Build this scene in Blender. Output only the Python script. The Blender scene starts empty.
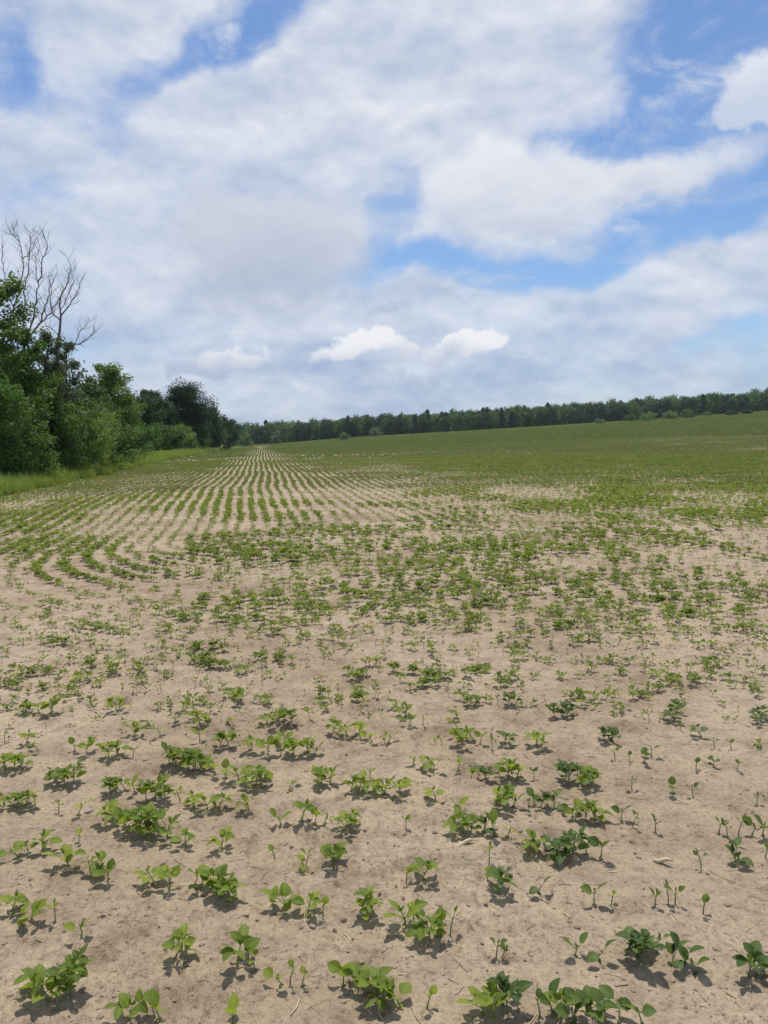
import bpy, math, random
import numpy as np
from mathutils import Vector, Matrix

R = math.radians
rnd = random.Random(11)
rng = np.random.default_rng(7)
scene = bpy.context.scene
COL = scene.collection

# ------------------------------------------------------------------ camera frame
W, H, F = 768, 1024, 788.0
CAM_H = 1.55
PITCH = math.atan((512 - 438) / F)
ROLL = R(-1.0)
CAM_M = (Matrix.Rotation(R(90) - PITCH, 4, 'X') @ Matrix.Rotation(ROLL, 4, 'Z'))
ROT = np.array(CAM_M.to_3x3())

def ray(px, py):
    d = ROT @ np.array([(px - W / 2) / F, -(py - H / 2) / F, -1.0])
    return d / np.linalg.norm(d)

# ------------------------------------------------------------------ noise (numpy)
def _hash(ix, iy, seed):
    h = (ix.astype(np.int64) * 374761393 + iy.astype(np.int64) * 668265263 + seed * 1442695041) & 0xFFFFFFFF
    h = ((h ^ (h >> 13)) * 1274126177) & 0xFFFFFFFF
    h = (h ^ (h >> 16)) & 0xFFFFFFFF
    h = (h * 2246822519) & 0xFFFFFFFF
    return ((h ^ (h >> 15)) & 0xFFFFFF) / float(0xFFFFFF)

def vnoise(x, y, seed=0):
    ix, iy = np.floor(x), np.floor(y)
    fx, fy = x - ix, y - iy
    ux, uy = fx * fx * (3 - 2 * fx), fy * fy * (3 - 2 * fy)
    a, b = _hash(ix, iy, seed), _hash(ix + 1, iy, seed)
    c, d = _hash(ix, iy + 1, seed), _hash(ix + 1, iy + 1, seed)
    return (a * (1 - ux) + b * ux) * (1 - uy) + (c * (1 - ux) + d * ux) * uy * 1.0

def fbm(x, y, seed=0, octv=4):
    v, amp, tot = 0.0, 1.0, 0.0
    for o in range(octv):
        c, s = math.cos(o * 1.1 + .3), math.sin(o * 1.1 + .3)
        v = v + amp * vnoise((x * c - y * s) * 2 ** o + 17.3 * o, (x * s + y * c) * 2 ** o - 9.1 * o, seed + o)
        tot += amp
        amp *= .5
    return v / tot

def sstep(a, b, x):
    t = np.clip((x - a) / (b - a), 0, 1)
    return t * t * (3 - 2 * t)

# ------------------------------------------------------------------ terrain
ROWDIR = np.array([-0.153, 0.988])            # the long crop rows
PERP = np.array([0.988, 0.153])
EDGE_S = -7.45                                 # field's edge, perpendicular offset

def base_h(x, y):
    s = x * PERP[0] + y * PERP[1]
    sp = np.clip(s, 0, 300)
    h = 0.030 * sp * (1 + sp / 560) * sstep(18, 330, y)
    h = h - 1.3 * sstep(70, 330, y) * (1 - sstep(0, 60, s))
    back = np.maximum(y - 455, 0)
    h = h + 0.045 * np.minimum(back, 120) * sstep(20, 200, s)
    h = h + 0.05 * (fbm(x / 9, y / 9, 5, 2) - .5) * sstep(9, 22, np.hypot(x, y))
    return h

def relief(x, y):
    r = np.hypot(x, y)
    k = 1 - sstep(14, 40, r)
    a = 0.030 * (fbm(x / .55, y / .55, 21, 3) - .5)
    n = fbm(x / .11, y / .11, 31, 3)
    b = 0.016 * (n - .5)
    rough = sstep(.42, .66, fbm(x / .9, y / .9, 41, 3))
    c = 0.024 * np.abs(vnoise(x / .035, y / .035, 51) - .5) * (.35 + rough)
    d = 0.007 * (vnoise(x / .014, y / .014, 61) - .5) * (.5 + rough)
    pit = -0.03 * sstep(.70, .80, fbm(x / .32, y / .32, 71, 2))
    return (a + b + c + d + pit) * k

def ground(x, y):
    x, y = np.asarray(x, float), np.asarray(y, float)
    return base_h(x, y) + relief(x, y)

def hit(px, py):
    """Where the ground is seen at this bearing and depression."""
    d = ray(px, py)
    t = 0.5
    for _ in range(4000):
        p = d * t
        if CAM_H + p[2] <= float(base_h(np.array(p[0]), np.array(p[1]))):
            break
        t *= 1.004
        if t > 900:
            break
    return d[0] * t, d[1] * t

def at_dist(px, dist):
    """Ground point on the bearing of column px at forward distance dist."""
    x = (px - W / 2) / F * dist
    return x, dist

# ------------------------------------------------------------------ object helpers
def link(name, mesh, parent=None, loc=None):
    o = bpy.data.objects.new(name, mesh)
    COL.objects.link(o)
    if parent is not None:
        o.parent = parent
    if loc is not None:
        o.location = loc
    return o

def tag(o, label=None, cat=None, group=None, kind=None):
    if label: o['label'] = label
    if cat: o['category'] = cat
    if group: o['group'] = group
    if kind: o['kind'] = kind
    return o

def mesh_np(name, V, Fc, mat, uv=None, smooth=True, mats=None, midx=None):
    """V (n,3); Fc list of index arrays with equal length per array."""
    m = bpy.data.meshes.new(name)
    V = np.asarray(V, np.float32)
    if isinstance(Fc, np.ndarray):
        Fc = [Fc]
    Fc = [np.asarray(f, np.int32) for f in Fc if len(f)]
    loops = np.concatenate([f.ravel() for f in Fc])
    cnt = np.concatenate([np.full(len(f), f.shape[1], np.int32) for f in Fc])
    st = np.concatenate([[0], np.cumsum(cnt)[:-1]]).astype(np.int32)
    m.vertices.add(len(V)); m.vertices.foreach_set('co', V.ravel())
    m.loops.add(len(loops)); m.loops.foreach_set('vertex_index', loops)
    m.polygons.add(len(cnt)); m.polygons.foreach_set('loop_start', st); m.polygons.foreach_set('loop_total', cnt)
    if uv is not None:
        l = m.uv_layers.new(name='UVMap')
        l.data.foreach_set('uv', np.asarray(uv, np.float32)[loops].ravel())
    m.update(calc_edges=True)
    m.polygons.foreach_set('use_smooth', np.full(len(cnt), smooth, bool))
    for mm in (mats or [mat]):
        m.materials.append(mm)
    if midx is not None:
        m.polygons.foreach_set('material_index', np.asarray(midx, np.int32))
    m.validate()
    return m

class MB:
    """Collects tubes, leaflets and cards; builds one mesh."""
    def __init__(s):
        s.V, s.Q, s.T, s.UV, s.n = [], [], [], [], 0
    def add(s, V, Q=None, T=None, uv=None):
        V = np.asarray(V, float)
        if Q is not None and len(Q): s.Q.append(np.asarray(Q, int) + s.n)
        if T is not None and len(T): s.T.append(np.asarray(T, int) + s.n)
        s.V.append(V); s.UV.append(np.zeros((len(V), 2)) if uv is None else np.asarray(uv, float))
        s.n += len(V)
    def tube(s, pts, rad, sides=6):
        pts = np.asarray(pts, float); n = len(pts)
        rad = np.broadcast_to(np.asarray(rad, float), (n,))
        tan = np.gradient(pts, axis=0)
        tan /= np.linalg.norm(tan, axis=1)[:, None] + 1e-9
        ref = np.array([0.31, 0.95, 0.05]) if abs(tan[0][2]) > .7 else np.array([0, 0, 1.0])
        a = np.cross(tan, ref); a /= np.linalg.norm(a, axis=1)[:, None] + 1e-9
        b = np.cross(tan, a)
        th = np.arange(sides) * 2 * math.pi / sides
        V = pts[:, None, :] + rad[:, None, None] * (a[:, None, :] * np.cos(th)[None, :, None] + b[:, None, :] * np.sin(th)[None, :, None])
        V = V.reshape(-1, 3)
        i = np.arange(n - 1)[:, None] * sides; j = np.arange(sides)[None, :]; j2 = (j + 1) % sides
        Q = np.stack([i + j, i + j2, i + sides + j2, i + sides + j], -1).reshape(-1, 4)
        uv = np.stack([np.tile(np.arange(sides) / sides, n), np.repeat(np.linspace(0, 1, n), sides)], -1)
        top = len(V)
        V = np.vstack([V, pts[-1]]); uv = np.vstack([uv, [0, 1]])
        T = np.array([[(n - 1) * sides + k, (n - 1) * sides + (k + 1) % sides, top] for k in range(sides)])
        s.add(V, Q, T, uv)
    def mesh(s, name, mat, smooth=True):
        f = []
        if s.Q: f.append(np.vstack(s.Q))
        if s.T: f.append(np.vstack(s.T))
        return mesh_np(name, np.vstack(s.V), f, mat, np.vstack(s.UV), smooth)

# ------------------------------------------------------------------ materials
def new_mat(name):
    m = bpy.data.materials.new(name); m.use_nodes = True
    nt = m.node_tree; nt.nodes.clear()
    return m, nt

def N(nt, t, **kw):
    n = nt.nodes.new(t)
    for k, v in kw.items():
        if k.startswith('i_'):
            n.inputs[k[2:].replace('_', ' ')].default_value = v
        else:
            setattr(n, k, v)
    return n

def ramp(nt, stops, fac, interp='LINEAR'):
    r = nt.nodes.new('ShaderNodeValToRGB'); r.color_ramp.interpolation = interp
    e = r.color_ramp.elements
    while len(e) > 1: e.remove(e[0])
    e[0].position = stops[0][0]; e[0].color = (*stops[0][1], 1)
    for p, c in stops[1:]:
        x = e.new(p); x.color = (*c, 1)
    nt.links.new(fac, r.inputs['Fac'])
    return r.outputs['Color']

def mixc(nt, fac, a, b, mode='MIX'):
    m = nt.nodes.new('ShaderNodeMix'); m.data_type = 'RGBA'; m.blend_type = mode
    for sock, v in ((m.inputs[0], fac), (m.inputs[6], a), (m.inputs[7], b)):
        if isinstance(v, (int, float)): sock.default_value = v
        elif isinstance(v, tuple): sock.default_value = (*v, 1)
        else: nt.links.new(v, sock)
    return m.outputs[2]

def math_(nt, op, a, b=None, c=None, clamp=False):
    m = nt.nodes.new('ShaderNodeMath'); m.operation = op; m.use_clamp = clamp
    for i, v in enumerate((a, b, c)):
        if v is None: continue
        if isinstance(v, (int, float)): m.inputs[i].default_value = v
        else: nt.links.new(v, m.inputs[i])
    return m.outputs[0]

def noise(nt, vec, scale, detail=3, rough=.55, dist=0.0):
    n = nt.nodes.new('ShaderNodeTexNoise')
    n.inputs['Scale'].default_value = scale; n.inputs['Detail'].default_value = detail
    n.inputs['Roughness'].default_value = rough; n.inputs['Distortion'].default_value = dist
    if vec is not None: nt.links.new(vec, n.inputs['Vector'])
    return n.outputs['Fac']

def leaf_mat(name, dark, light, yellow, trans=.35, rough=.5, vein=True, objvar=True, spec=.35):
    m, nt = new_mat(name)
    out = N(nt, 'ShaderNodeOutputMaterial')
    geo = N(nt, 'ShaderNodeNewGeometry')
    oi = N(nt, 'ShaderNodeObjectInfo')
    isl = geo.outputs['Random Per Island']
    v = math_(nt, 'ADD', math_(nt, 'MULTIPLY', isl, .55), math_(nt, 'MULTIPLY', oi.outputs['Random'], .45 if objvar else 0))
    c = ramp(nt, [(0, dark), (.55, light), (1, yellow)], v)
    if vein:
        uv = N(nt, 'ShaderNodeUVMap')
        sep = N(nt, 'ShaderNodeSeparateXYZ'); nt.links.new(uv.outputs['UV'], sep.inputs[0])
        u = math_(nt, 'ABSOLUTE', math_(nt, 'SUBTRACT', sep.outputs[0], .5))
        mid = math_(nt, 'LESS_THAN', u, .035)
        ph = math_(nt, 'SUBTRACT', math_(nt, 'MULTIPLY', sep.outputs[1], 44), math_(nt, 'MULTIPLY', u, 40))
        lat = math_(nt, 'GREATER_THAN', math_(nt, 'SINE', ph), .86)
        vv = math_(nt, 'MAXIMUM', mid, math_(nt, 'MULTIPLY', lat, .45))
        c = mixc(nt, math_(nt, 'MULTIPLY', vv, .35), c, (min(1, yellow[0] * 1.5), min(1, yellow[1] * 1.35), yellow[2] * 1.6))
    p = N(nt, 'ShaderNodeBsdfPrincipled'); p.inputs['Roughness'].default_value = rough
    p.inputs['Specular IOR Level'].default_value = spec
    nt.links.new(c, p.inputs['Base Color'])
    tr = N(nt, 'ShaderNodeBsdfTranslucent')
    tc = mixc(nt, 1.0, c, (1.5, 1.45, .55), 'MULTIPLY')
    nt.links.new(tc, tr.inputs['Color'])
    mx = N(nt, 'ShaderNodeMixShader'); mx.inputs[0].default_value = trans
    nt.links.new(p.outputs[0], mx.inputs[1]); nt.links.new(tr.outputs[0], mx.inputs[2])
    nt.links.new(mx.outputs[0], out.inputs['Surface'])
    return m

def plain_mat(name, ca, cb, scale=8, rough=.85, bump=0.0, stretch=None, random=0.0):
    m, nt = new_mat(name)
    out = N(nt, 'ShaderNodeOutputMaterial')
    tc = N(nt, 'ShaderNodeTexCoord')
    vec = tc.outputs['Object']
    if stretch:
        mp = N(nt, 'ShaderNodeMapping'); mp.inputs['Scale'].default_value = stretch
        nt.links.new(vec, mp.inputs['Vector']); vec = mp.outputs['Vector']
    f = noise(nt, vec, scale, 4)
    if random:
        geo = N(nt, 'ShaderNodeNewGeometry')
        f = math_(nt, 'ADD', math_(nt, 'MULTIPLY', f, 1 - random), math_(nt, 'MULTIPLY', geo.outputs['Random Per Island'], random))
    c = ramp(nt, [(.25, ca), (.75, cb)], f)
    p = N(nt, 'ShaderNodeBsdfPrincipled'); p.inputs['Roughness'].default_value = rough
    p.inputs['Specular IOR Level'].default_value = .2
    nt.links.new(c, p.inputs['Base Color'])
    if bump:
        b = N(nt, 'ShaderNodeBump'); b.inputs['Strength'].default_value = bump; b.inputs['Distance'].default_value = .02
        nt.links.new(f, b.inputs['Height']); nt.links.new(b.outputs[0], p.inputs['Normal'])
    nt.links.new(p.outputs[0], out.inputs['Surface'])
    return m

def soil_mat():
    m, nt = new_mat('sandy_soil')
    out = N(nt, 'ShaderNodeOutputMaterial')
    tc = N(nt, 'ShaderNodeTexCoord'); o = tc.outputs['Object']
    big = noise(nt, o, .55, 4, .6)
    med = noise(nt, o, 4.0, 5, .62)
    fine = noise(nt, o, 55, 5, .7)
    grit = noise(nt, o, 260, 3, .7)
    c = ramp(nt, [(.30, (.305, .233, .156)), (.50, (.402, .319, .223)), (.72, (.478, .388, .280))], big)
    dk = ramp(nt, [(.30, (.58, .54, .52)), (.52, (1, 1, 1)), (.8, (1.12, 1.10, 1.06))], med)
    c = mixc(nt, .75, c, dk, 'MULTIPLY')
    fk = ramp(nt, [(.34, (.50, .46, .44)), (.46, (.97, .96, .95)), (.70, (1.15, 1.13, 1.1))], fine)
    c = mixc(nt, .8, c, fk, 'MULTIPLY')
    crumb = noise(nt, o, 17, 6, .72, .4)
    ck = ramp(nt, [(.33, (.52, .48, .46)), (.45, (.96, .95, .94)), (.68, (1.12, 1.11, 1.09))], crumb)
    c = mixc(nt, .8, c, ck, 'MULTIPLY')
    gk = ramp(nt, [(.34, (.50, .47, .45)), (.48, (1, 1, 1)), (.70, (1.25, 1.25, 1.22))], grit)
    c = mixc(nt, .6, c, gk, 'MULTIPLY')
    # damp, darker crust patches
    dm = ramp(nt, [(.60, (0, 0, 0)), (.72, (1, 1, 1))], noise(nt, o, 1.7, 5, .65, .6))
    c = mixc(nt, math_(nt, 'MULTIPLY', dm, .24), c, (.20, .150, .105))
    # verge earth under the grass (a different cover)
    at = N(nt, 'ShaderNodeAttribute'); at.attribute_name = 'verge'
    gcol = ramp(nt, [(.3, (.055, .075, .022)), (.7, (.12, .125, .045))], noise(nt, o, 3.0, 5, .7))
    c = mixc(nt, at.outputs['Fac'], c, gcol)
    p = N(nt, 'ShaderNodeBsdfPrincipled'); p.inputs['Roughness'].default_value = .95
    p.inputs['Specular IOR Level'].default_value = .15
    nt.links.new(c, p.inputs['Base Color'])
    hsum = math_(nt, 'ADD', math_(nt, 'MULTIPLY', fine, .6), math_(nt, 'MULTIPLY', grit, .25))
    hsum = math_(nt, 'ADD', hsum, math_(nt, 'MULTIPLY', crumb, 1.3))
    b = N(nt, 'ShaderNodeBump'); b.inputs['Strength'].default_value = .8; b.inputs['Distance'].default_value = .014
    nt.links.new(hsum, b.inputs['Height']); nt.links.new(b.outputs[0], p.inputs['Normal'])
    nt.links.new(p.outputs[0], out.inputs['Surface'])
    return m

M_SOIL = soil_mat()
M_SOY = leaf_mat('soybean_leaf', (.080, .130, .028), (.180, .255, .044), (.320, .375, .060), .48, .58, spec=.22)
M_SOYFAR = leaf_mat('soybean_leaf_field', (.078, .116, .032), (.140, .182, .044), (.225, .270, .058), .42, .6, vein=False, spec=.2)
M_SOYDEEP = leaf_mat('soybean_leaf_deep_green', (.042, .082, .026), (.088, .145, .036), (.165, .225, .050), .40, .55, spec=.25)
M_SOYMID = leaf_mat('soybean_leaf_young', (.090, .140, .032), (.175, .235, .046), (.300, .350, .064), .46, .6, vein=False, spec=.15)
M_SOYDIST = leaf_mat('soybean_leaf_distant', (.054, .088, .024), (.094, .132, .034), (.145, .182, .046), .35, .65, vein=False, spec=.15)
M_STEM = plain_mat('soybean_stem', (.14, .19, .06), (.24, .25, .11), 60)
M_TREE = {
    'mid': leaf_mat('broad_leaf_mid', (0.038, 0.089, 0.024), (0.082, 0.165, 0.040), (0.163, 0.248, 0.066), .30, .5, vein=False, spec=.3),
    'dark': leaf_mat('broad_leaf_dark', (0.021, 0.048, 0.021), (0.040, 0.084, 0.035), (0.072, 0.127, 0.051), .2, .55, vein=False, spec=.25),
    'bright': leaf_mat('broad_leaf_bright', (0.056, 0.121, 0.027), (0.115, 0.216, 0.049), (0.213, 0.305, 0.079), .34, .5, vein=False, spec=.3),
    'grey': leaf_mat('willow_leaf', (0.076, 0.115, 0.066), (0.138, 0.184, 0.114), (0.238, 0.279, 0.175), .28, .5, vein=False, spec=.3),
    'pine': leaf_mat('pine_needles', (0.022, 0.056, 0.029), (0.043, 0.091, 0.046), (0.076, 0.137, 0.065), .12, .6, vein=False, spec=.25),
}
M_BARK = plain_mat('tree_bark', (.045, .037, .028), (.13, .11, .085), 6, .95, .5, (1, 1, .25))
M_DEAD = plain_mat('dead_wood', (.10, .088, .078), (.27, .245, .22), 7, .9, .3, (1, 1, .2))
M_GRASS = leaf_mat('verge_grass_blade', (.140, .215, .040), (.245, .335, .066), (.44, .43, .19), .35, .5, vein=False)
M_STRAW = plain_mat('straw', (.38, .30, .18), (.66, .56, .38), 20, .8, 0, None, .6)
M_CLOD = plain_mat('soil_clod', (.235, .180, .122), (.355, .280, .200), 30, .95, .4, None, .35)

# ------------------------------------------------------------------ ground sheet
def build_ground():
    a_in = np.linspace(R(-37), R(37), 640)
    a_out = np.linspace(R(37), R(323), 70)[1:-1]
    ang = np.concatenate([a_in, a_out])
    r = [0.35]
    while r[-1] < 2600:
        q = r[-1]
        r.append(q + (max(.0065, q * .0052) if 1.5 < q < 40 else q * (.05 if q < 1.5 or q > 400 else .018)))
    r = np.array(r)
    A, Rr = np.meshgrid(ang, r)
    X, Y = Rr * np.sin(A), Rr * np.cos(A)
    Z = ground(X, Y)
    V = np.stack([X, Y, Z], -1).reshape(-1, 3)
    na, nr = len(ang), len(r)
    i = np.arange(nr - 1)[:, None] * na; j = np.arange(na)[None, :]; j2 = (j + 1) % na
    Q = np.stack([i + j, i + j2, i + na + j2, i + na + j], -1).reshape(-1, 4)[:, ::-1]
    c = len(V)
    V = np.vstack([V, [0, 0, float(ground(0, 0))]])
    T = np.stack([np.full(na, c), (np.arange(na) + 1) % na, np.arange(na)], -1)
    m = mesh_np('ground', V, [Q, T], M_SOIL)
    s = V[:, 0] * PERP[0] + V[:, 1] * PERP[1]
    wob = (fbm(V[:, 0] / 1.3, V[:, 1] / 1.3, 91, 3) - .5) * 1.0
    vg = np.maximum(sstep(EDGE_S - .1, EDGE_S - .5, s + wob), sstep(392, 398, V[:, 1]))
    at = m.attributes.new('verge', 'FLOAT', 'POINT'); at.data.foreach_set('value', vg.astype(np.float32))
    tag(link('ground', m), 'sandy pale brown field soil with fine clods', None, None, 'structure')
build_ground()

# ------------------------------------------------------------------ soybean plants
def frame_from(dirv, roll=0.0):
    d = Vector(dirv).normalized()
    up = Vector((0, 0, 1)) if abs(d.z) < .98 else Vector((1, 0, 0))
    s = d.cross(up).normalized(); n = s.cross(d).normalized()
    q = Matrix.Rotation(roll, 3, d)
    return np.array(d), np.array(q @ s), np.array(q @ n)

def leaflet(mb, base, dirv, L, Wd, roll=0, fold=.25, droop=.3, nst=7, ncol=5, shape=.42, wave=.0):
    d, s, n = frame_from(dirv, roll)
    t = np.linspace(0, 1, nst)
    w = np.sin(np.pi * np.clip(t, 0, 1) ** (math.log(.5) / math.log(shape))) ** .72
    w[0] = .03; w[-1] = .02
    cols = np.linspace(-1, 1, ncol)
    T, Cc = np.meshgrid(t, cols, indexing='ij')
    Ww = (w[:, None] * Cc) * Wd * .5
    z = fold * np.abs(Ww) - droop * L * T ** 2 + wave * L * np.sin(T * 9 + Cc * 2) * np.abs(Cc) * .5
    P = np.asarray(base)[None, None] + d * (T * L)[..., None] + s * Ww[..., None] + n * z[..., None]
    i = np.arange(nst - 1)[:, None] * ncol; j = np.arange(ncol - 1)[None, :]
    Q = np.stack([i + j, i + j + 1, i + ncol + j + 1, i + ncol + j], -1).reshape(-1, 4)
    uv = np.stack([(Cc + 1) / 2, T], -1).reshape(-1, 2)
    mb.add(P.reshape(-1, 3), Q, None, uv)

def soy_plant(kind, seed, lod=0):
    """kind: 1 spindly, 2 two-leaved, 3 one trifoliate, 4 bushy. Returns (stem MB, foliage MB)."""
    q = random.Random(seed)
    st, fo = MB(), MB()
    nst, nc = ((7, 5), (4, 3), (3, 2))[lod]
    U = lambda a, b: q.uniform(a, b)
    h = {1: U(.036, .060), 2: U(.022, .040), 3: U(.036, .056), 4: U(.044, .068)}[kind]
    lean = np.array([U(-.018, .018), U(-.018, .018)])
    stem = lambda t: np.array([lean[0] * t * t, lean[1] * t * t, h * t])
    st.tube([np.array([0, 0, -.02])] + [stem(t) for t in (0, .35, .7, 1)], [.0024, .0023, .002, .0017, .0011], 5 if lod == 0 else 3)
    a0 = U(0, 6.28)
    # first pair of simple leaves
    tpair = {1: .75, 2: .93, 3: .55, 4: .45}[kind]
    Lp = {1: U(.020, .028), 2: U(.034, .042), 3: U(.034, .043), 4: U(.034, .042)}[kind]
    for k in (0, 1):
        a = a0 + math.pi * k + U(-.25, .25)
        up = U(.15, 1.3) if kind != 1 else U(.5, 1.6)
        d = np.array([math.cos(a), math.sin(a), up]); b = stem(tpair)
        pet = d / np.linalg.norm(d) * U(.008, .018)
        if lod < 2: st.tube([b, b + pet], [.0011, .0009], 4 if lod == 0 else 3)
        leaflet(fo, b + pet, d + np.array([0, 0, U(-.3, .4)]), Lp * U(.9, 1.1), Lp * U(.74, .9), U(-.7, .7), U(.1, .4), U(.05, .4), nst, nc, .45, .03)
    # trifoliate leaves
    ntri = {1: 0, 2: 0, 3: q.choice((1, 2, 2)), 4: q.choice((4, 5, 6))}[kind]
    a1 = a0 + 1.57
    for k in range(ntri):
        a = a1 + k * 2.6 + U(-.4, .4)
        t = min(1.0, .42 + .11 * k)
        b = stem(t)
        up = U(.5, 1.8)
        d = np.array([math.cos(a), math.sin(a), up]); d /= np.linalg.norm(d)
        pl = U(.022, .040) * (1 - .09 * k)
        tip = b + d * pl
        if lod < 2: st.tube([b, b + d * pl * .5 + np.array([0, 0, .003]), tip], [.0013, .0011, .0009], 4 if lod == 0 else 3)
        L = U(.034, .045) * (1 - .08 * k)
        od = np.array([math.cos(a), math.sin(a), U(-.05, 1.0)])
        leaflet(fo, tip + od * .006, od, L, L * U(.58, .68), U(-.5, .5), U(.1, .45), U(.1, .4), nst, nc, .42, .04)
        for sgn in (-1, 1):
            aa = a + sgn * U(1.05, 1.5)
            sd = np.array([math.cos(aa), math.sin(aa), U(-.1, 1.0)])
            leaflet(fo, tip, sd, L * U(.8, .95), L * U(.55, .66), U(-.6, .6), U(.1, .45), U(.1, .4), nst, nc, .42, .04)
    # folded young leaves at the tip
    for k in range({1: 2, 2: 2, 3: 3, 4: 3}[kind]):
        a = U(0, 6.28)
        L = U(.014, .026) * (1 if kind > 2 else .85)
        leaflet(fo, stem(1.0), np.array([math.cos(a) * .55, math.sin(a) * .55, 1]), L, L * .42, U(-1.5, 1.5), .9, U(-.1, .2), max(3, nst - 2), 3 if nc > 2 else 2, .45)
    # withered seed leaves low on the stem
    if kind in (2, 3) and lod == 0:
        for k in (0, 1):
            a = a0 + 1.57 + math.pi * k
            leaflet(fo, stem(.32), np.array([math.cos(a), math.sin(a), -.3]), .014, .008, 0, .1, .2, 4, 3, .5)
    return st, fo

SOY = {}
for kind, nv in ((1, 4), (2, 5), (3, 6), (4, 8)):
    SOY[kind] = []
    for v in range(nv):
        st, fo = soy_plant(kind, kind * 100 + v)
        SOY[kind].append((st.mesh('soybean_stem', M_STEM), fo.mesh('soybean_foliage', M_SOY)))

# where the nearest plants stand: bearing and depression of each stem foot, read off the photograph (column, row, kind or 0)
P_NEAR = '''12,919,3 31,926,3 22,930,2 56,928,1 82,938,2 34,1000,3 60,1003,4 48,1004,3 70,999,4 182,962,4 175,960,2 130,1022,3 155,1020,1 160,1024,2
69,869,3 90,872,1 108,880,3 104,874,3 155,888,3 169,890,3 195,889,2 200,892,3 216,895,3 229,903,4 222,899,3 273,907,2 286,910,3 308,919,3 323,918,1 367,921,4
237,970,3 255,972,1 248,966,1 282,988,2 302,988,1 290,986,1 233,1027,2 344,988,2 359,986,3 372,996,3 386,1006,3 366,992,2 306,864,1 333,868,3
406,876,1 422,877,3 498,888,4 487,878,1 539,888,2 406,928,3 413,924,1 430,941,4 440,938,2 450,938,1 496,954,1 502,954,1 400,1006,3 386,1008,2 427,1008,1
484,1016,3 508,1014,4 494,1022,3 502,1006,2 518,1013,1 540,1020,1 560,1022,3 572,1023,2 552,1018,2 575,957,2 598,960,2 628,955,3 643,965,4 651,948,2 637,960,3 672,968,3 696,975,2 685,965,2
748,980,3 766,980,2 757,977,1 594,907,2 611,907,1 655,910,1 668,910,1 675,908,1 703,916,1 701,869,1 736,868,2 573,1022,2 592,1018,3 602,1022,2 620,1024,2 642,1026,2
26,747,3 38,752,2 5,744,1 5,770,3 22,770,3 14,772,3 56,784,4 74,783,4 65,786,4 86,756,4 75,752,2 109,760,4 117,757,3 133,760,1 135,737,3 161,738,2
182,769,4 169,765,4 193,770,4 176,766,3 112,794,4 125,790,2 135,793,2 118,790,3 146,801,4 164,804,4 155,799,4 180,799,1 194,806,3 17,809,4 5,806,3 26,808,3 36,809,1 59,814,1 78,817,2
108,822,3 117,827,3 128,835,3 148,838,4 167,840,3 141,832,4 156,832,4 151,842,3 186,851,3 79,844,1 29,858,3 43,852,3 18,858,2 25,715,3 52,715,3 118,713,2
200,726,3 208,724,3 234,727,2 276,731,4 292,727,4 268,726,3 283,724,3 200,741,2 229,750,4 220,749,3 252,752,3 268,754,3 281,756,4 294,756,4 307,754,4 315,756,2 288,748,3
333,736,3 346,739,3 359,737,3 372,743,2 385,744,1 195,771,4 206,769,3 216,776,2 226,779,2 239,780,3 250,788,3 262,788,4 256,780,3 289,791,2 320,788,4 331,786,3 325,782,3 351,795,4 358,798,3 367,797,3 370,783,1 385,796,2
195,809,2 208,813,3 219,813,3 249,813,3 281,822,2 302,827,3 315,828,2 325,827,2 344,835,3 349,830,3 222,851,3 275,858,1 305,864,2 333,866,3
409,727,3 423,726,1 388,744,2 436,744,1 442,743,1 458,750,4 471,739,2 458,733,2 466,744,3 480,746,2 492,753,1 505,744,3 541,753,1 537,749,3 422,771,3 414,767,2 433,774,2
458,772,2 471,776,1 484,778,4 478,774,3 508,779,4 517,779,3 500,774,2 534,778,1 565,782,4 385,796,3 400,798,3 436,804,3 505,812,4 497,806,3 513,806,2 528,813,1 541,809,4 554,809,3 535,803,2 573,817,2
458,814,2 406,834,1 461,835,3 471,835,4 484,835,3 467,828,3 495,840,2 508,840,2 536,845,3 547,845,3 562,856,4 573,855,4 568,850,3 489,866,1 578,775,1
604,744,4 612,742,3 615,760,1 629,762,1 644,765,2 651,757,2 649,723,1 675,723,3 701,739,3 714,749,1 731,749,1 696,769,1 714,767,2 737,772,1 761,726,3 589,787,4 583,782,3 568,780,3 632,792,1 672,795,2 693,798,1 757,805,1
586,822,4 594,820,3 578,815,2 621,822,2 632,828,1 655,832,1 719,835,1 727,840,1 738,838,1 752,838,2 762,838,2 765,858,1 735,866,3 586,856,1 601,861,2'''
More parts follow.
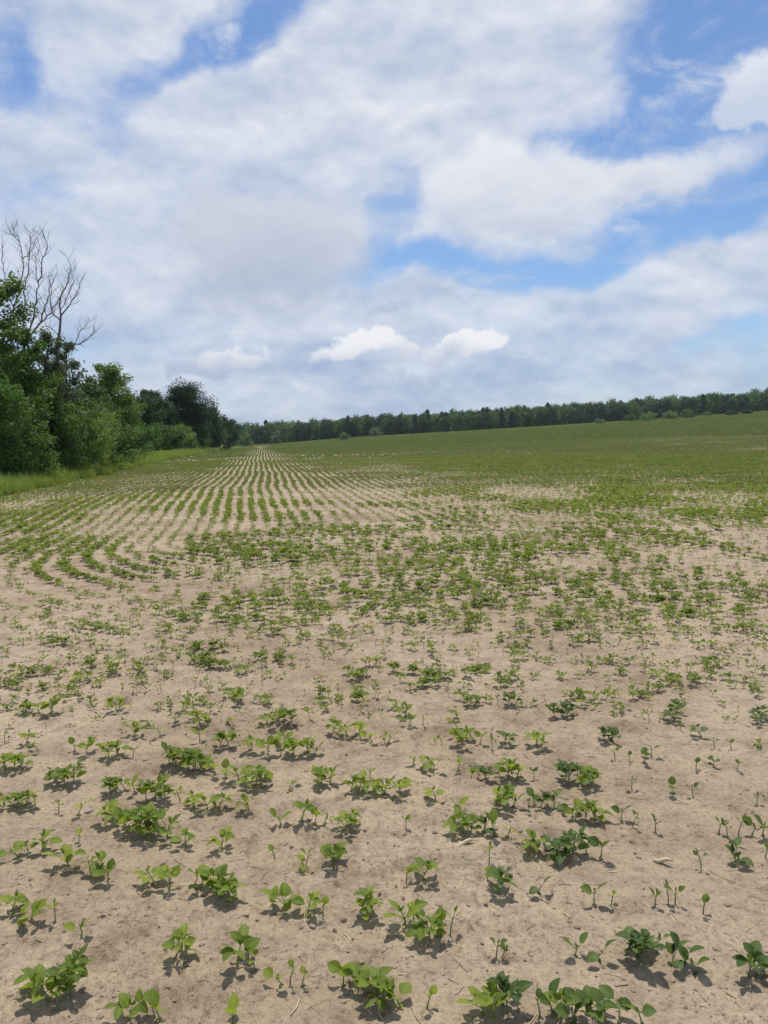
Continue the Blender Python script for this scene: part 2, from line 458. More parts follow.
P_MID = '''12,672,4 5,688,3 20,680,3 42,675,3 43,690,4 23,714,3 39,714,3 51,716,4 26,607,2 48,612,4 42,606,4 55,641,3 65,646,4 81,643,3 91,630,4 109,634,4 83,629,3 92,667,4 111,675,4 120,651,3 141,675,4 133,667,2 76,681,3 91,706,3 116,710,4 107,706,3 146,693,2 156,615,4 169,617,4 182,619,4 156,591,4 130,635,3 139,626,2 167,633,3 165,646,2 193,649,4 190,633,3 180,661,2 161,661,2 195,664,3 193,703,2 182,714,3 109,590,4 88,599,3 146,604,3 78,612,2
206,599,4 252,596,4 237,628,4 229,622,4 262,620,3 262,633,4 288,625,3 306,638,3 200,651,4 213,651,4 265,659,4 279,661,4 292,664,4 203,667,4 226,672,4 221,669,4 344,646,3 362,646,1 332,659,2 323,656,2 377,667,4 354,682,4 349,676,4 323,698,4 341,701,3 358,702,4 375,701,2 370,714,2 260,703,3 237,706,4 229,700,3 200,706,3 323,716,2 195,688,1 303,609,4 320,608,4 278,607,3 351,604,3 383,609,4 383,622,3 357,633,2 383,651,1
400,685,3 414,675,4 427,682,4 436,688,4 448,682,4 466,680,4 476,675,4 484,669,3 471,708,4 479,706,3 463,690,2 458,721,3 406,719,3 508,708,4 523,708,2 515,680,3 500,688,3 523,659,4 520,651,3 548,662,2 554,714,4 567,714,4 562,680,3 573,698,3 560,630,4 567,628,4 549,615,3 450,617,4 445,612,4 458,620,4 468,630,4 479,622,3 489,607,3 501,622,3 500,641,3 521,609,3 531,638,4 414,620,3 422,622,4 405,635,3 415,651,3 432,651,3 431,638,2 381,664,2 573,646,3 406,604,3
578,643,3 589,643,3 600,635,2 646,635,4 638,625,4 660,635,2 688,635,3 693,617,4 672,617,4 742,633,4 735,633,4 750,630,3 716,635,2 708,648,2 729,651,2 755,651,2 734,615,4 591,672,4 604,664,3 629,664,2 669,667,2 646,664,1 695,664,2 711,680,4 714,667,3 735,688,2 745,667,2 659,693,4 654,677,3 669,685,4 633,701,4 594,703,3 570,701,3 615,698,3 620,714,2 643,719,1 675,716,3 761,688,2 761,719,3 724,667,2 607,612,4 594,625,3 581,617,3 599,607,3'''

def parse(s):
    return [tuple(int(v) for v in w.split(',')) for w in s.split()]

CEN = np.array([-1.4, 14.4]); N1 = np.array([-.31, -.95]); N1 /= np.linalg.norm(N1)
E1 = np.array([-N1[1], N1[0]])            # along the headland rows, to the right
ROW = .29

near, soft = [], []                       # individuals; the rest of the crop
seen = []
for (px, py, kd) in parse(P_NEAR):
    x, y = hit(px, py)
    seen.append((px, py, kd, x, y))
mid = []
for (px, py, kd) in parse(P_MID):
    x, y = hit(px, py)
    mid.append((px, py, kd, x, y))
mid.sort(key=lambda t: -(t[1] + 9 * t[2]))
n_more = 298 - len(seen)
ind = seen + mid[:max(0, n_more)]
rest = mid[max(0, n_more):]

ORD = ['', 'first', 'second', 'third', 'fourth', 'fifth', 'sixth', 'seventh', 'eighth', 'ninth', 'tenth', 'eleventh', 'twelfth', 'thirteenth',
       'fourteenth', 'fifteenth', 'sixteenth', 'seventeenth', 'eighteenth', 'nineteenth']
def ordinal(n):
    if n < 20: return ORD[n]
    tens = {2: ('twentieth', 'twenty'), 3: ('thirtieth', 'thirty'), 4: ('fortieth', 'forty')}[n // 10]
    return tens[0] if n % 10 == 0 else tens[1] + '-' + ORD[n % 10]

rows = {}
for k, t in enumerate(ind):
    rr = (np.array([t[3], t[4]]) - CEN) @ N1
    rows.setdefault(int(math.floor(rr / .21)), []).append(k)
keys = sorted(rows, reverse=True)
LOOK = {1: 'spindly small-leaved', 2: 'low two-leaved', 3: 'upright medium-sized', 4: 'bushy many-leaved'}
SPECIAL = {
    (60, 1003): 'bushy bright soybean plant, fullest of the clump in the bottom left corner of the photo',
    (82, 938): 'tiny lone two-leaved soybean seedling on bare soil above the bottom left clump',
    (182, 962): 'compact lone bushy soybean plant right of the tiny two-leaved one, lower left',
    (367, 921): 'bushy lone soybean plant with its own dark shadow, lower middle, clear of neighbours',
    (430, 941): 'broad-leaved soybean plant at the centre of the clump below the lone middle one',
    (498, 888): 'bushy soybean plant with star-like shadow, near bottom, just right of middle',
    (539, 888): 'flat two-leaved soybean seedling standing alone right of the star-shadowed bushy plant',
    (703, 916): 'spindly lone soybean seedling on bare sand, lower right, beyond the thin pair',
    (735, 866): 'medium dark soybean plant alone on bare soil close to the right edge',
    (436, 804): 'soybean plant with flat paired leaves alone beside the bare patch, centre of lower half',
    (643, 965): 'bushy dark soybean plant, fullest of the clump in the lower right',
    (508, 1014): 'tallest bushy soybean plant of the clump cut by the bottom edge, middle',
    (229, 903): 'bushy soybean plant at the right end of the lower left three-plant clump',
    (748, 980): 'soybean plant at the bottom right corner, left of the cut-off one',
    (222, 851): 'lone pale soybean seedling with open leaves, left of middle, amid bare soil',
    (275, 858): 'spindly lone soybean seedling right of the pale open-leaved one',
}
GROUP = 'soybean plants of the nearest rows'
proto = None
def place_soy(t, label, hue_seed):
    px, py, kd, x, y = t
    st, fo = SOY[kd][hue_seed % len(SOY[kd])]
    e = bpy.data.objects.new('soybean_plant', None); COL.objects.link(e)
    e.empty_display_size = .05
    e.location = (x, y, float(ground(x, y)) - .002)
    sc = rnd.uniform(.92, 1.16) * (1.10 if kd != 1 else 1.0) * (.98 if kd == 4 and py < 840 else 1.0)
    e.scale = (sc, sc, sc)
    e.rotation_euler = (rnd.uniform(-.12, .12), rnd.uniform(-.12, .12), rnd.uniform(0, 6.28))
    tag(e, label, 'soybean plant', GROUP)
    link('stem', st, e); f = link('foliage', fo, e)
    if rnd.random() < float(sstep(.1, 1.0, x / y * 2.2 + .15)):      # plants toward that side grow a deeper green
        f.material_slots[0].link = 'OBJECT'; f.material_slots[0].material = M_SOYDEEP

for ri, key in enumerate(keys):
    ks = sorted(rows[key], key=lambda k: ind[k][0])
    for n, k in enumerate(ks):
        t = ind[k]
        m = len(ks) - n
        side = ordinal(n + 1) + ' from the left' if n + 1 <= m else ordinal(m) + ' from the right'
        side = side.replace('first from the left', 'leftmost').replace('first from the right', 'rightmost') if min(n + 1, m) == 1 else side
        if (t[0], t[1]) in SPECIAL:
            lab = SPECIAL[(t[0], t[1])]
        else:
            lab = '%s soybean seedling, %s in the %s row up from the bottom' % (LOOK[t[2]], side, ordinal(ri + 1))
            lab = lab.replace('in the first row up from the bottom', 'in the bottom-most row')
        place_soy(t, lab, rnd.randrange(1000))

# ---- the rest of the crop: one object, plants set out along their rows
def soy_chunk(L, n, seed, size, hmax):
    """A stretch of row far off: n leaves along x within L."""
    q = np.random.default_rng(seed)
    c = np.stack([q.uniform(-L / 2, L / 2, n), q.normal(0, .035, n), q.uniform(.02, hmax, n)], -1)
    return cards(c, size, q, 1.0, .55)

def cards(c, size, q, aspect=.6, flat=.0, jitter=.35):
    """Diamond leaves at points c, random facing, flat>0 pulls the normals up."""
    n = len(c)
    nrm = q.normal(size=(n, 3)); nrm /= np.linalg.norm(nrm, axis=1)[:, None]
    nrm[:, 2] = np.abs(nrm[:, 2]); nrm = nrm * (1 - flat) + np.array([0, 0, 1.0]) * flat
    nrm /= np.linalg.norm(nrm, axis=1)[:, None]
    a = np.cross(nrm, q.normal(size=(n, 3))); a /= np.linalg.norm(a, axis=1)[:, None] + 1e-9
    b = np.cross(nrm, a)
    s = size * q.uniform(1 - jitter, 1 + jitter, n)[:, None]
    V = np.stack([c - a * s * .5, c + b * s * aspect * .5 + nrm * s * .08, c + a * s * .5, c - b * s * aspect * .5 + nrm * s * .08], 1).reshape(-1, 3)
    Q = np.arange(n * 4).reshape(-1, 4)
    return V, Q

def stored(name, mesh):
    return bpy.data.objects.new(name, mesh)

def variant_collection(name, meshes):
    c = bpy.data.collections.new(name)
    for k, m in enumerate(meshes):
        c.objects.link(stored('%s_%02d' % (name, k), m))
    return c

def scatter(name, pos, idx, rotz, scale, coll, tilt=None):
    m = bpy.data.meshes.new(name)
    n = len(pos)
    m.vertices.add(n); m.vertices.foreach_set('co', np.asarray(pos, np.float32).ravel())
    a = m.attributes.new('pick', 'INT', 'POINT'); a.data.foreach_set('value', np.asarray(idx, np.int32))
    rot = np.zeros((n, 3), np.float32); rot[:, 2] = rotz
    if tilt is not None: rot[:, :2] = tilt
    a = m.attributes.new('turn', 'FLOAT_VECTOR', 'POINT'); a.data.foreach_set('vector', rot.ravel())
    a = m.attributes.new('size', 'FLOAT', 'POINT'); a.data.foreach_set('value', np.asarray(scale, np.float32))
    ng = bpy.data.node_groups.new(name + '_nodes', 'GeometryNodeTree')
    ng.interface.new_socket('Geometry', in_out='INPUT', socket_type='NodeSocketGeometry')
    ng.interface.new_socket('Geometry', in_out='OUTPUT', socket_type='NodeSocketGeometry')
    gi, go = ng.nodes.new('NodeGroupInput'), ng.nodes.new('NodeGroupOutput')
    ci = ng.nodes.new('GeometryNodeCollectionInfo'); ci.inputs['Collection'].default_value = coll
    ci.inputs['Separate Children'].default_value = True; ci.inputs['Reset Children'].default_value = True
    ip = ng.nodes.new('GeometryNodeInstanceOnPoints'); ip.inputs['Pick Instance'].default_value = True
    def attr(nm, ty):
        x = ng.nodes.new('GeometryNodeInputNamedAttribute'); x.data_type = ty; x.inputs['Name'].default_value = nm
        return next(o for o in x.outputs if o.enabled and o.name == 'Attribute')
    e2r = ng.nodes.new('FunctionNodeEulerToRotation')
    ng.links.new(attr('turn', 'FLOAT_VECTOR'), e2r.inputs[0])
    ng.links.new(gi.outputs[0], ip.inputs['Points'])
    ng.links.new(ci.outputs[0], ip.inputs['Instance'])
    ng.links.new(attr('pick', 'INT'), ip.inputs['Instance Index'])
    ng.links.new(e2r.outputs[0], ip.inputs['Rotation'])
    ng.links.new(attr('size', 'FLOAT'), ip.inputs['Scale'])
    ng.links.new(ip.outputs[0], go.inputs[0])
    o = link(name, m)
    md = o.modifiers.new('scatter', 'NODES'); md.node_group = ng
    return o

variants = []
def add_var(m):
    variants.append(m); return len(variants) - 1
def joined(kind, seed, lod):
    st, fo = soy_plant(kind, seed, lod)
    b = MB()
    for src in (st, fo):
        b.V += src.V; b.UV += src.UV
        b.Q += [x + b.n for x in src.Q]; b.T += [x + b.n for x in src.T]
        b.n += src.n
    return b.mesh('crop_plant', M_SOYMID if lod < 2 else M_SOYFAR)
V_NEAR = {k: [add_var(joined(k, 500 + k * 10 + v, 0 if k > 9 else 1)) for v in range(5)] for k in (1, 2, 3, 4)}
V_MID = [add_var(joined(k, 700 + v, 2)) for v, k in enumerate((2, 3, 3, 4, 4, 4))]
V_FAR = [add_var(mesh_np('crop_row_stretch', *soy_chunk(1.2, 58, 900 + v, .050, .100), M_SOYDIST)) for v in range(4)]
V_VFAR = [add_var(mesh_np('crop_row_stretch', *soy_chunk(3.0, 60, 950 + v, .11, .15), M_SOYDIST)) for v in range(4)]

pos, idx, rot, scl = [], [], [], []
def put(x, y, i, rz, s):
    pos.append((x, y)); idx.append(i); rot.append(rz); scl.append(s)

for t in rest:
    for c in range(rnd.choice((2, 3, 4, 5))):
        k = t[2] if c == 0 else max(1, t[2] - rnd.choice((0, 1)))
        x = t[3] + (rnd.gauss(0, .11) if c else 0); y = t[4] + (rnd.gauss(0, .08) if c else 0)
        put(x, y, rnd.choice(V_NEAR[k]), rnd.uniform(0, 6.28), rnd.uniform(.72, 1.05))

def wiggle(x, y):
    u = x * ROWDIR[0] + y * ROWDIR[1]
    k = sstep(15, 22, u) * (1 - sstep(75, 130, u))
    return k * (.08 * np.sin((u - 26) / 9) + .03 * np.sin(u / 2.6 + .7)) + .022 * np.sin(u / 1.1) * sstep(14, 17, u) * (1 - sstep(60, 70, u))

def in_view(x, y, m=5.0):
    return (y > 1) & (np.abs(x) < .56 * y + 1.0)

def row_points(P0, d, t0, t1, step):
    t = np.arange(t0, t1, step)
    return P0[None] + t[:, None] * d[None], np.full(len(t), math.atan2(d[1], d[0]))

def lines():
    """Every crop row as (points, headings) at ~7.5 cm in the near field."""
    out = []
    S0 = CEN @ PERP; U0 = CEN @ ROWDIR
    n2 = -PERP
    # headland rows: straight, round the corner, then up the field
    k = 1
    while k * ROW < S0 - EDGE_S + 9:
        r = k * ROW
        tl = np.arange(30, 0, -.055)
        C = CEN + np.array([.25, -.70]) * min(r, 5.5)
        A = C + r * N1 + tl[:, None] * E1
        ta0, ta1 = math.atan2(N1[1], N1[0]), math.atan2(n2[1], n2[0])
        while ta1 > ta0: ta1 -= 2 * math.pi
        th = np.arange(ta0, ta1, -.055 / max(r, .2))
        B = C + r * np.stack([np.cos(th), np.sin(th)], -1)
        out.append(('head', r, np.vstack([A, B]), C))
        s_end = CEN @ PERP - r                       # where this row runs far up the field
        B0 = C + r * n2
        if s_end > EDGE_S + .1:
            tu = np.arange(0, 62, .07)
            drift = (s_end - B0 @ PERP) * sstep(0, 14, tu)
            out.append(('long', r, B0 + tu[:, None] * ROWDIR + drift[:, None] * PERP, C))
        k += 1
    # long rows right of the corner
    k = 0
    while k < 170:
        base = CEN + k * ROW * PERP
        t0 = (-.25 - k * ROW * (PERP @ N1)) / (ROWDIR @ N1)
        tu = np.arange(t0, 62, .075)
        out.append(('long', -k * ROW, base + tu[:, None] * ROWDIR, CEN))
        k += 1
    return out

def with_outer_rows():
    for L in lines():
        yield L + (0.0,)
        if L[0] == 'long' and L[1] > 3.4:          # outermost rows were sown twice: a second, scattered stand
            yield L + (.085,)
        if L[0] == 'head':                          # the headland too: crossed passes of the drill
            yield L + (.13,)

for typ, r, P, C0, spread_ in with_outer_rows():
    if len(P) < 2: continue
    w = wiggle(P[:, 0], P[:, 1])
    x, y = P[:, 0] + w * PERP[0] + rng.normal(0, .032, len(P)), P[:, 1] + w * PERP[1] + rng.normal(0, .032, len(P))
    if spread_:
        x = x + rng.normal(0, spread_, len(x)); y = y + rng.normal(0, spread_, len(y))
    d = np.hypot(x, y)
    pat = fbm(x / 1.6, y / 1.6, 131, 3); pat2 = fbm(x / .5, y / .5, 137, 2)
    # the sparse, poorly emerged headland in front of the long rows
    # clumpy stand
    gap = vnoise(x / .22, y / .22, 147)
    if typ == 'head':
        corner = sstep(-2.0, -3.4, x) * sstep(8.2, 9.5, d)
        p = .70 + .28 * sstep(.36, .58, pat) * sstep(.22, .5, gap)
        corner = sstep(.42, .76, ((P - C0) @ -PERP) / max(r, .1)) * sstep(7.2, 8.2, d)
        p = p * (1 - corner) + corner * .97
        if spread_: p = p * (.42 + .25 * sstep(9.5, 7.5, y)) * (1 - corner)
        x = x + (1 - corner) * rng.normal(0, .12, len(x)); y = y + (1 - corner) * rng.normal(0, .12, len(x))
        band = (r < 2.7) * sstep(5.4, 4.0, np.abs(x)) * sstep(.30, .48, vnoise(x / .8, y / .5, 163))
        p = np.maximum(p, .98 * band * (.4 if spread_ else 1))
    else:
        right = sstep(.5, 5.0, x - .03 * y)
        p = (.5 if spread_ else 1.0) - right * .09 * (1 - sstep(18, 30, d)) * (1 - .8 * sstep(.40, .58, pat))
        x = x + right * rng.normal(0, .07, len(x))
        sz_r = right
    y0 = 7.35 + .0 * x
    ok = in_view(x, y) & (d > 4.35) & (d < 62) & (rng.random(len(x)) < p)
    sz = .84 + .46 * sstep(.35, .62, pat)
    if typ == 'head': sz = np.where(band > .5, np.maximum(sz, 1.05), sz * .80) * (1 - .24 * sstep(600, 660, F * CAM_H / np.maximum(y, .1) + 438))
    if typ == 'long': sz = sz * (.84 + .28 * right) * (.85 if spread_ else 1)
    keep = ok & ((d < 26) | (rng.random(len(x)) < 1 - .12 * sstep(26, 60, d)))
    py = F * CAM_H / np.maximum(y, .1) + 438
    keep &= ~((py > 600) & (typ == 'head') & (rng.random(len(x)) < .0 + .62 * sstep(630, 745, py)))
    for xx, yy, q, s_ in zip(x[keep], y[keep], d[keep], sz[keep]):
        if q < 24:
            kd = 4 if s_ > 1.02 else (3 if s_ > .92 else rnd.choice((1, 2, 3)))
            put(xx, yy, rnd.choice(V_NEAR[kd]), rnd.uniform(0, 6.28), s_ * rnd.uniform(.85, 1.15))
        else:
            put(xx, yy, rnd.choice(V_MID), rnd.uniform(0, 6.28), s_ * rnd.uniform(1.0, 1.4) * (1 + .25 * min(1, (q - 24) / 38)))

# farther rows as stretches
hd = math.atan2(ROWDIR[1], ROWDIR[0])
S_MAX = 330
def stretches(u0, u1, step, row, vs, s0=1.0):
    S = np.arange(EDGE_S + .15, S_MAX, row); Uu = np.arange(u0 * .45, u1 * 1.15, step)
    SS, UU = np.meshgrid(S, Uu)
    SS = SS.ravel(); UU = UU.ravel() + rng.uniform(-.2, .2, SS.size)
    X = SS * PERP[0] + UU * ROWDIR[0]; Y = SS * PERP[1] + UU * ROWDIR[1]
    dd = np.hypot(X, Y)
    W_ = wiggle(X, Y); X = X + W_ * PERP[0]; Y = Y + W_ * PERP[1]
    k = in_view(X, Y) & (Y < 398) & (dd >= u0) & (dd < u1)
    X, Y = X[k], Y[k]
    pat = fbm(X / 7, Y / 3, 151, 3)
    k = rng.random(len(X)) < (.70 + .5 * sstep(.3, .6, pat)) * (.74 + .26 * sstep(3, 16, X * PERP[0] + Y * PERP[1]))
    for xx, yy, p in zip(X[k], Y[k], pat[k]):
        put(xx, yy, rnd.choice(vs), hd + (math.pi if rnd.random() < .5 else 0), s0 * rnd.uniform(.85, 1.15) * (.8 + .4 * p))
stretches(62, 150, 1.05, ROW, V_FAR)
stretches(150, 470, 2.6, ROW * 1.6, V_VFAR, 1.15)

pos = np.array(pos); z = ground(pos[:, 0], pos[:, 1])
crop = variant_collection('crop_shape', variants)
# chunk variants must not be scaled in length only: uniform scale is close to one
o = scatter('soybean_crop', np.column_stack([pos, z - .002]), idx, np.array(rot), np.array(scl), crop)
tag(o, 'young green soybean crop in curving rows across the rest of the field', 'soybean crop', None, 'stuff')
print('crop points', len(pos), [len(v) for v in rows.values()])

# ------------------------------------------------------------------ straw, clods
def build_straw():
    b = MB(); q = random.Random(5)
    for _ in range(1000):
        y = 1.6 * (9 / 1.6) ** q.random(); x = q.uniform(-.56, .56) * y
        L = q.choice((.012, .02, .02, .03, .04, .06, .09)) * q.uniform(.6, 1.3); a = q.uniform(0, 6.28)
        r = q.uniform(.0006, .0017)
        pts = []
        bend = q.uniform(-.25, .25)
        for t in (-.5, 0, .5):
            xx = x + math.cos(a + bend * t) * L * t; yy = y + math.sin(a + bend * t) * L * t
            pts.append((xx, yy, float(ground(xx, yy)) + r * 1.2 + q.uniform(0, .003)))
        b.tube(pts, r, 4)
    tag(link('straw_litter', b.mesh('straw_litter', M_STRAW)), 'bits of dry straw lying loose on the soil', 'straw', None, 'stuff')
build_straw()

def build_clods():
    q = np.random.default_rng(3)
    ico = np.array([[0, 0, 1], [.89, 0, .45], [.28, .85, .45], [-.72, .53, .45], [-.72, -.53, .45], [.28, -.85, .45],
                    [.72, .53, -.45], [-.28, .85, -.45], [-.89, 0, -.45], [-.28, -.85, -.45], [.72, -.53, -.45], [0, 0, -1]])
    T = np.array([[0, 1, 2], [0, 2, 3], [0, 3, 4], [0, 4, 5], [0, 5, 1], [1, 6, 2], [2, 7, 3], [3, 8, 4], [4, 9, 5], [5, 10, 1],
                  [6, 7, 2], [7, 8, 3], [8, 9, 4], [9, 10, 5], [10, 6, 1], [11, 7, 6], [11, 8, 7], [11, 9, 8], [11, 10, 9], [11, 6, 10]])
    n = 15000
    y = 1.55 * (12 / 1.55) ** q.random(n); x = q.uniform(-.56, .56, n) * y
    k = q.random(n) < .25 + .9 * sstep(.42, .62, fbm(x / .9, y / .9, 41, 3))
    x, y = x[k], y[k]; n = len(x)
    s = .0018 + .0095 * q.random(n) ** 7
    z = ground(x, y) + s * .05
    ax = q.uniform(.6, 1.3, (n, 1, 3)); ax[:, :, 2] *= .7
    V = ico[None] * (1 + q.uniform(-.25, .25, (n, 12, 1))) * ax * s[:, None, None]
    a = q.uniform(0, 6.28, n); c_, s_ = np.cos(a)[:, None], np.sin(a)[:, None]
    V = np.stack([V[..., 0] * c_ - V[..., 1] * s_, V[..., 0] * s_ + V[..., 1] * c_, V[..., 2]], -1) + np.stack([x, y, z], -1)[:, None]
    F_ = T[None] + (np.arange(n) * 12)[:, None, None]
    m = mesh_np('soil_clods', V.reshape(-1, 3), F_.reshape(-1, 3), M_CLOD, smooth=False)
    tag(link('soil_clods', m), 'small crumbs and clods of sandy soil', 'soil clods', None, 'stuff')
build_clods()

def husk(px, py, L, ang, label):
    x, y = hit(px, py); b = MB()
    pts = []
    for t in np.linspace(-.5, .5, 6):
        xx, yy = x + math.cos(ang) * L * t, y + math.sin(ang) * L * t
        pts.append((xx, yy, float(base_h(np.array(xx), np.array(yy))) + .016 + .01 * math.sin(t * 5)))
    b.tube(pts, [.003, .007, .0085, .008, .006, .002], 7)
    tag(link('cornstalk', b.mesh('cornstalk', M_STRAW)), label, 'cornstalk')
husk(464, 848, .085, .25, 'pale dry cornstalk piece lying below the leafy clump right of middle')
husk(663, 866, .07, -.6, 'pale broken stalk piece on the bare crumbly patch, right of middle')

# ------------------------------------------------------------------ trees
def branch_skeleton(q, h, spread, n_limb, trunk_r, lean=0.0, first=.18, up=.7):
    """Returns tubes [(pts, radii)] and a list of twig points that carry leaves."""
    tubes, tips = [], []
    n = 7
    tp = []
    lx, ly = q.uniform(-.06, .06) + lean, q.uniform(-.06, .06)
    for i in range(n):
        t = i / (n - 1)
        tp.append(np.array([lx * h * t + q.uniform(-.02, .02) * h * (t > 0), ly * h * t + q.uniform(-.02, .02) * h * (t > 0), h * .93 * t - .15 * (t == 0)]))
    tubes.append((tp, [trunk_r * (1 - .86 * i / (n - 1)) for i in range(n)]))
    tp = np.array(tp)
    for k in range(n_limb):
        t = first + (1 - first) * ((k + q.random()) / n_limb)
        f = t * (n - 1); i = min(int(f), n - 2); b = tp[i] + (tp[i + 1] - tp[i]) * (f - i)
        a = k * 2.4 + q.uniform(-.5, .5)
        prof = math.sin(math.pi * min(1, (t * .80 + .22))) ** .7
        L = spread * (.35 + .75 * prof) * q.uniform(.75, 1.2)
        d = np.array([math.cos(a), math.sin(a), up * q.uniform(.4, 1.3)]); d /= np.linalg.norm(d)
        pts = [b]
        for j in range(4):
            d = d + np.array([q.uniform(-.3, .3), q.uniform(-.3, .3), q.uniform(-.1, .3)]); d /= np.linalg.norm(d)
            pts.append(pts[-1] + d * L / 4)
        r0 = trunk_r * (1 - .8 * t) * .55
        tubes.append((pts, [r0 * (1 - .2 * j) for j in range(5)]))
        tips += pts[2:]
        for j in range(1, 5):
            for s in range(2):
                dd = d + np.array([q.uniform(-1, 1), q.uniform(-1, 1), q.uniform(-.5, .8)]); dd /= np.linalg.norm(dd)
                e = pts[j] + dd * L * q.uniform(.18, .38)
                tubes.append(([pts[j], (pts[j] + e) / 2 + np.array([0, 0, .02]), e], [r0 * .3, r0 * .2, r0 * .08]))
                tips.append(e)
    tips.append(tp[-1]); tips.append(tp[-2])
    return tubes, np.array(tips)

def crown_cards(tips, n_leaf, clump, leaf, seed, aspect=.55):
    q = np.random.default_rng(seed)
    pick = q.integers(0, len(tips), n_leaf)
    cl_sz = q.uniform(.55, 1.35, len(tips))
    off = q.normal(size=(n_leaf, 3)); off /= np.linalg.norm(off, axis=1)[:, None] + 1e-9
    off *= (q.random(n_leaf) ** .55)[:, None] * clump * cl_sz[pick][:, None]
    off[:, 2] *= .72
    return cards(tips[pick] + off, leaf, q, aspect, .18)

def tree(name, cat, label, px, dist, h, spread, mat, n_leaf, leaf, seed, n_limb=16, clump=None, first=.18, group=None, bark=None, lean=0, up=.7, zoff=0.0, trunk_r=None, dy=0):
    q = random.Random(seed)
    x, y = at_dist(px, dist); y += dy
    e = bpy.data.objects.new(name, None); COL.objects.link(e)
    e.location = (x, y, float(base_h(np.array(x), np.array(y))) - .03 + zoff)
    tag(e, label, cat, group)
    tubes, tips = branch_skeleton(q, h, spread, n_limb, trunk_r or .022 * h + .02, lean, first, up)
    b = MB()
    for pts, rad in tubes: b.tube(pts, rad, 6)
    link('trunk' if cat == 'tree' else 'stems', b.mesh('trunk', bark or M_BARK), e)
    V, Q = crown_cards(tips, n_leaf, clump or spread * .30, leaf, seed)
    V[:, 2] = np.maximum(V[:, 2], .02)
    link('crown' if cat == 'tree' else 'foliage', mesh_np('crown', V, Q, M_TREE[mat], smooth=False), e)
    return e

HG = 'trees of the hedgerow'; BG = 'bushes of the hedgerow'
tree('leafy_tree', 'tree', 'tall leafy poplar-like tree cut by the left edge beside the bare limbs', 2, 31, 8.6, 1.9, 'mid', 15000, .15, 21, 24, .50, .10, HG)
tree('leafy_tree', 'tree', 'slim leafy tree in front of the left bare tree, bright-leaved top', 26, 33.5, 6.4, 1.1, 'bright', 7500, .13, 22, 16, .36, .2, HG)
tree('sparse_tree', 'tree', 'thin grey-leaved tree growing up between the trunks of the two bare trees', 47, 35.2, 6.6, 1.2, 'grey', 7500, .12, 23, 16, .32, .2, HG)
tree('sparse_tree', 'tree', 'thin grey-leaved small tree just right of the bare trunk', 67, 37.4, 6.3, .95, 'grey', 5600, .12, 24, 14, .3, .2, HG)
tree('leafy_tree', 'tree', 'broad mid-green tree low behind the bare trunks, left end of the hedgerow', 30, 38, 4.4, 2.0, 'mid', 9000, .15, 25, 18, .55, .1, HG)
tree('leafy_tree', 'tree', 'slender young tree with pointed top left of the taller feathery one', 92, 47, 5.0, 1.3, 'mid', 6500, .16, 26, 16, .42, .1, HG)
tree('leafy_tree', 'tree', 'tall feathery-topped green tree in the middle of the hedgerow', 115, 50, 6.3, 1.6, 'mid', 11000, .16, 27, 20, .46, .08, HG)
tree('leafy_tree', 'tree', 'rounded green tree low on the right flank of the feathery-topped one', 128, 55, 4.6, 1.6, 'mid', 7000, .17, 28, 16, .5, .08, HG)
tree('dark_tree', 'tree', 'narrow dark tree standing left of the big domed dark tree', 153, 90, 7.2, 2.0, 'dark', 12000, .22, 29, 18, .75, .1, HG)
tree('dark_tree', 'tree', 'small dark tree between the narrow dark one and the big domed one', 165, 96, 6.6, 1.9, 'dark', 10000, .22, 30, 16, .75, .1, HG)
tree('dark_tree', 'tree', 'big rounded dark tree with domed crown at the far end of the hedgerow', 191, 116, 9.0, 3.6, 'dark', 24000, .24, 31, 26, 1.15, .08, HG)
tree('dark_tree', 'tree', 'low dark tree sloping down right of the domed one', 208, 128, 6.8, 2.9, 'dark', 13000, .25, 32, 18, 1.0, .06, HG)
tree('dark_tree', 'tree', 'last small dark tree of the hedgerow before the far woods', 221, 152, 5.8, 2.8, 'dark', 6000, .28, 33, 14, .65, .05, HG)
for k, (px, d, h, lab) in enumerate(((-40, 34, 6.4, 'dark tree half hidden behind the tall tree at the left edge'), (78, 56, 5.0, 'shaded tree behind the slender pointed-top tree'),
                                    (140, 86, 6.0, 'shaded tree between the green trees and the narrow dark one'), (178, 130, 6.0, 'shaded tree behind the left flank of the domed dark tree'),
                                    (232, 190, 6.0, 'distant dark tree where the hedgerow meets the far woods'), (45, 46, 4.4, 'shaded tree behind the grey-leaved thin ones'))):
    tree('dark_tree', 'tree', lab, px, d, h, 2.6 if k < 4 else 3.2, 'dark', 11000, .22, 40 + k, 18, .85, .08, HG)
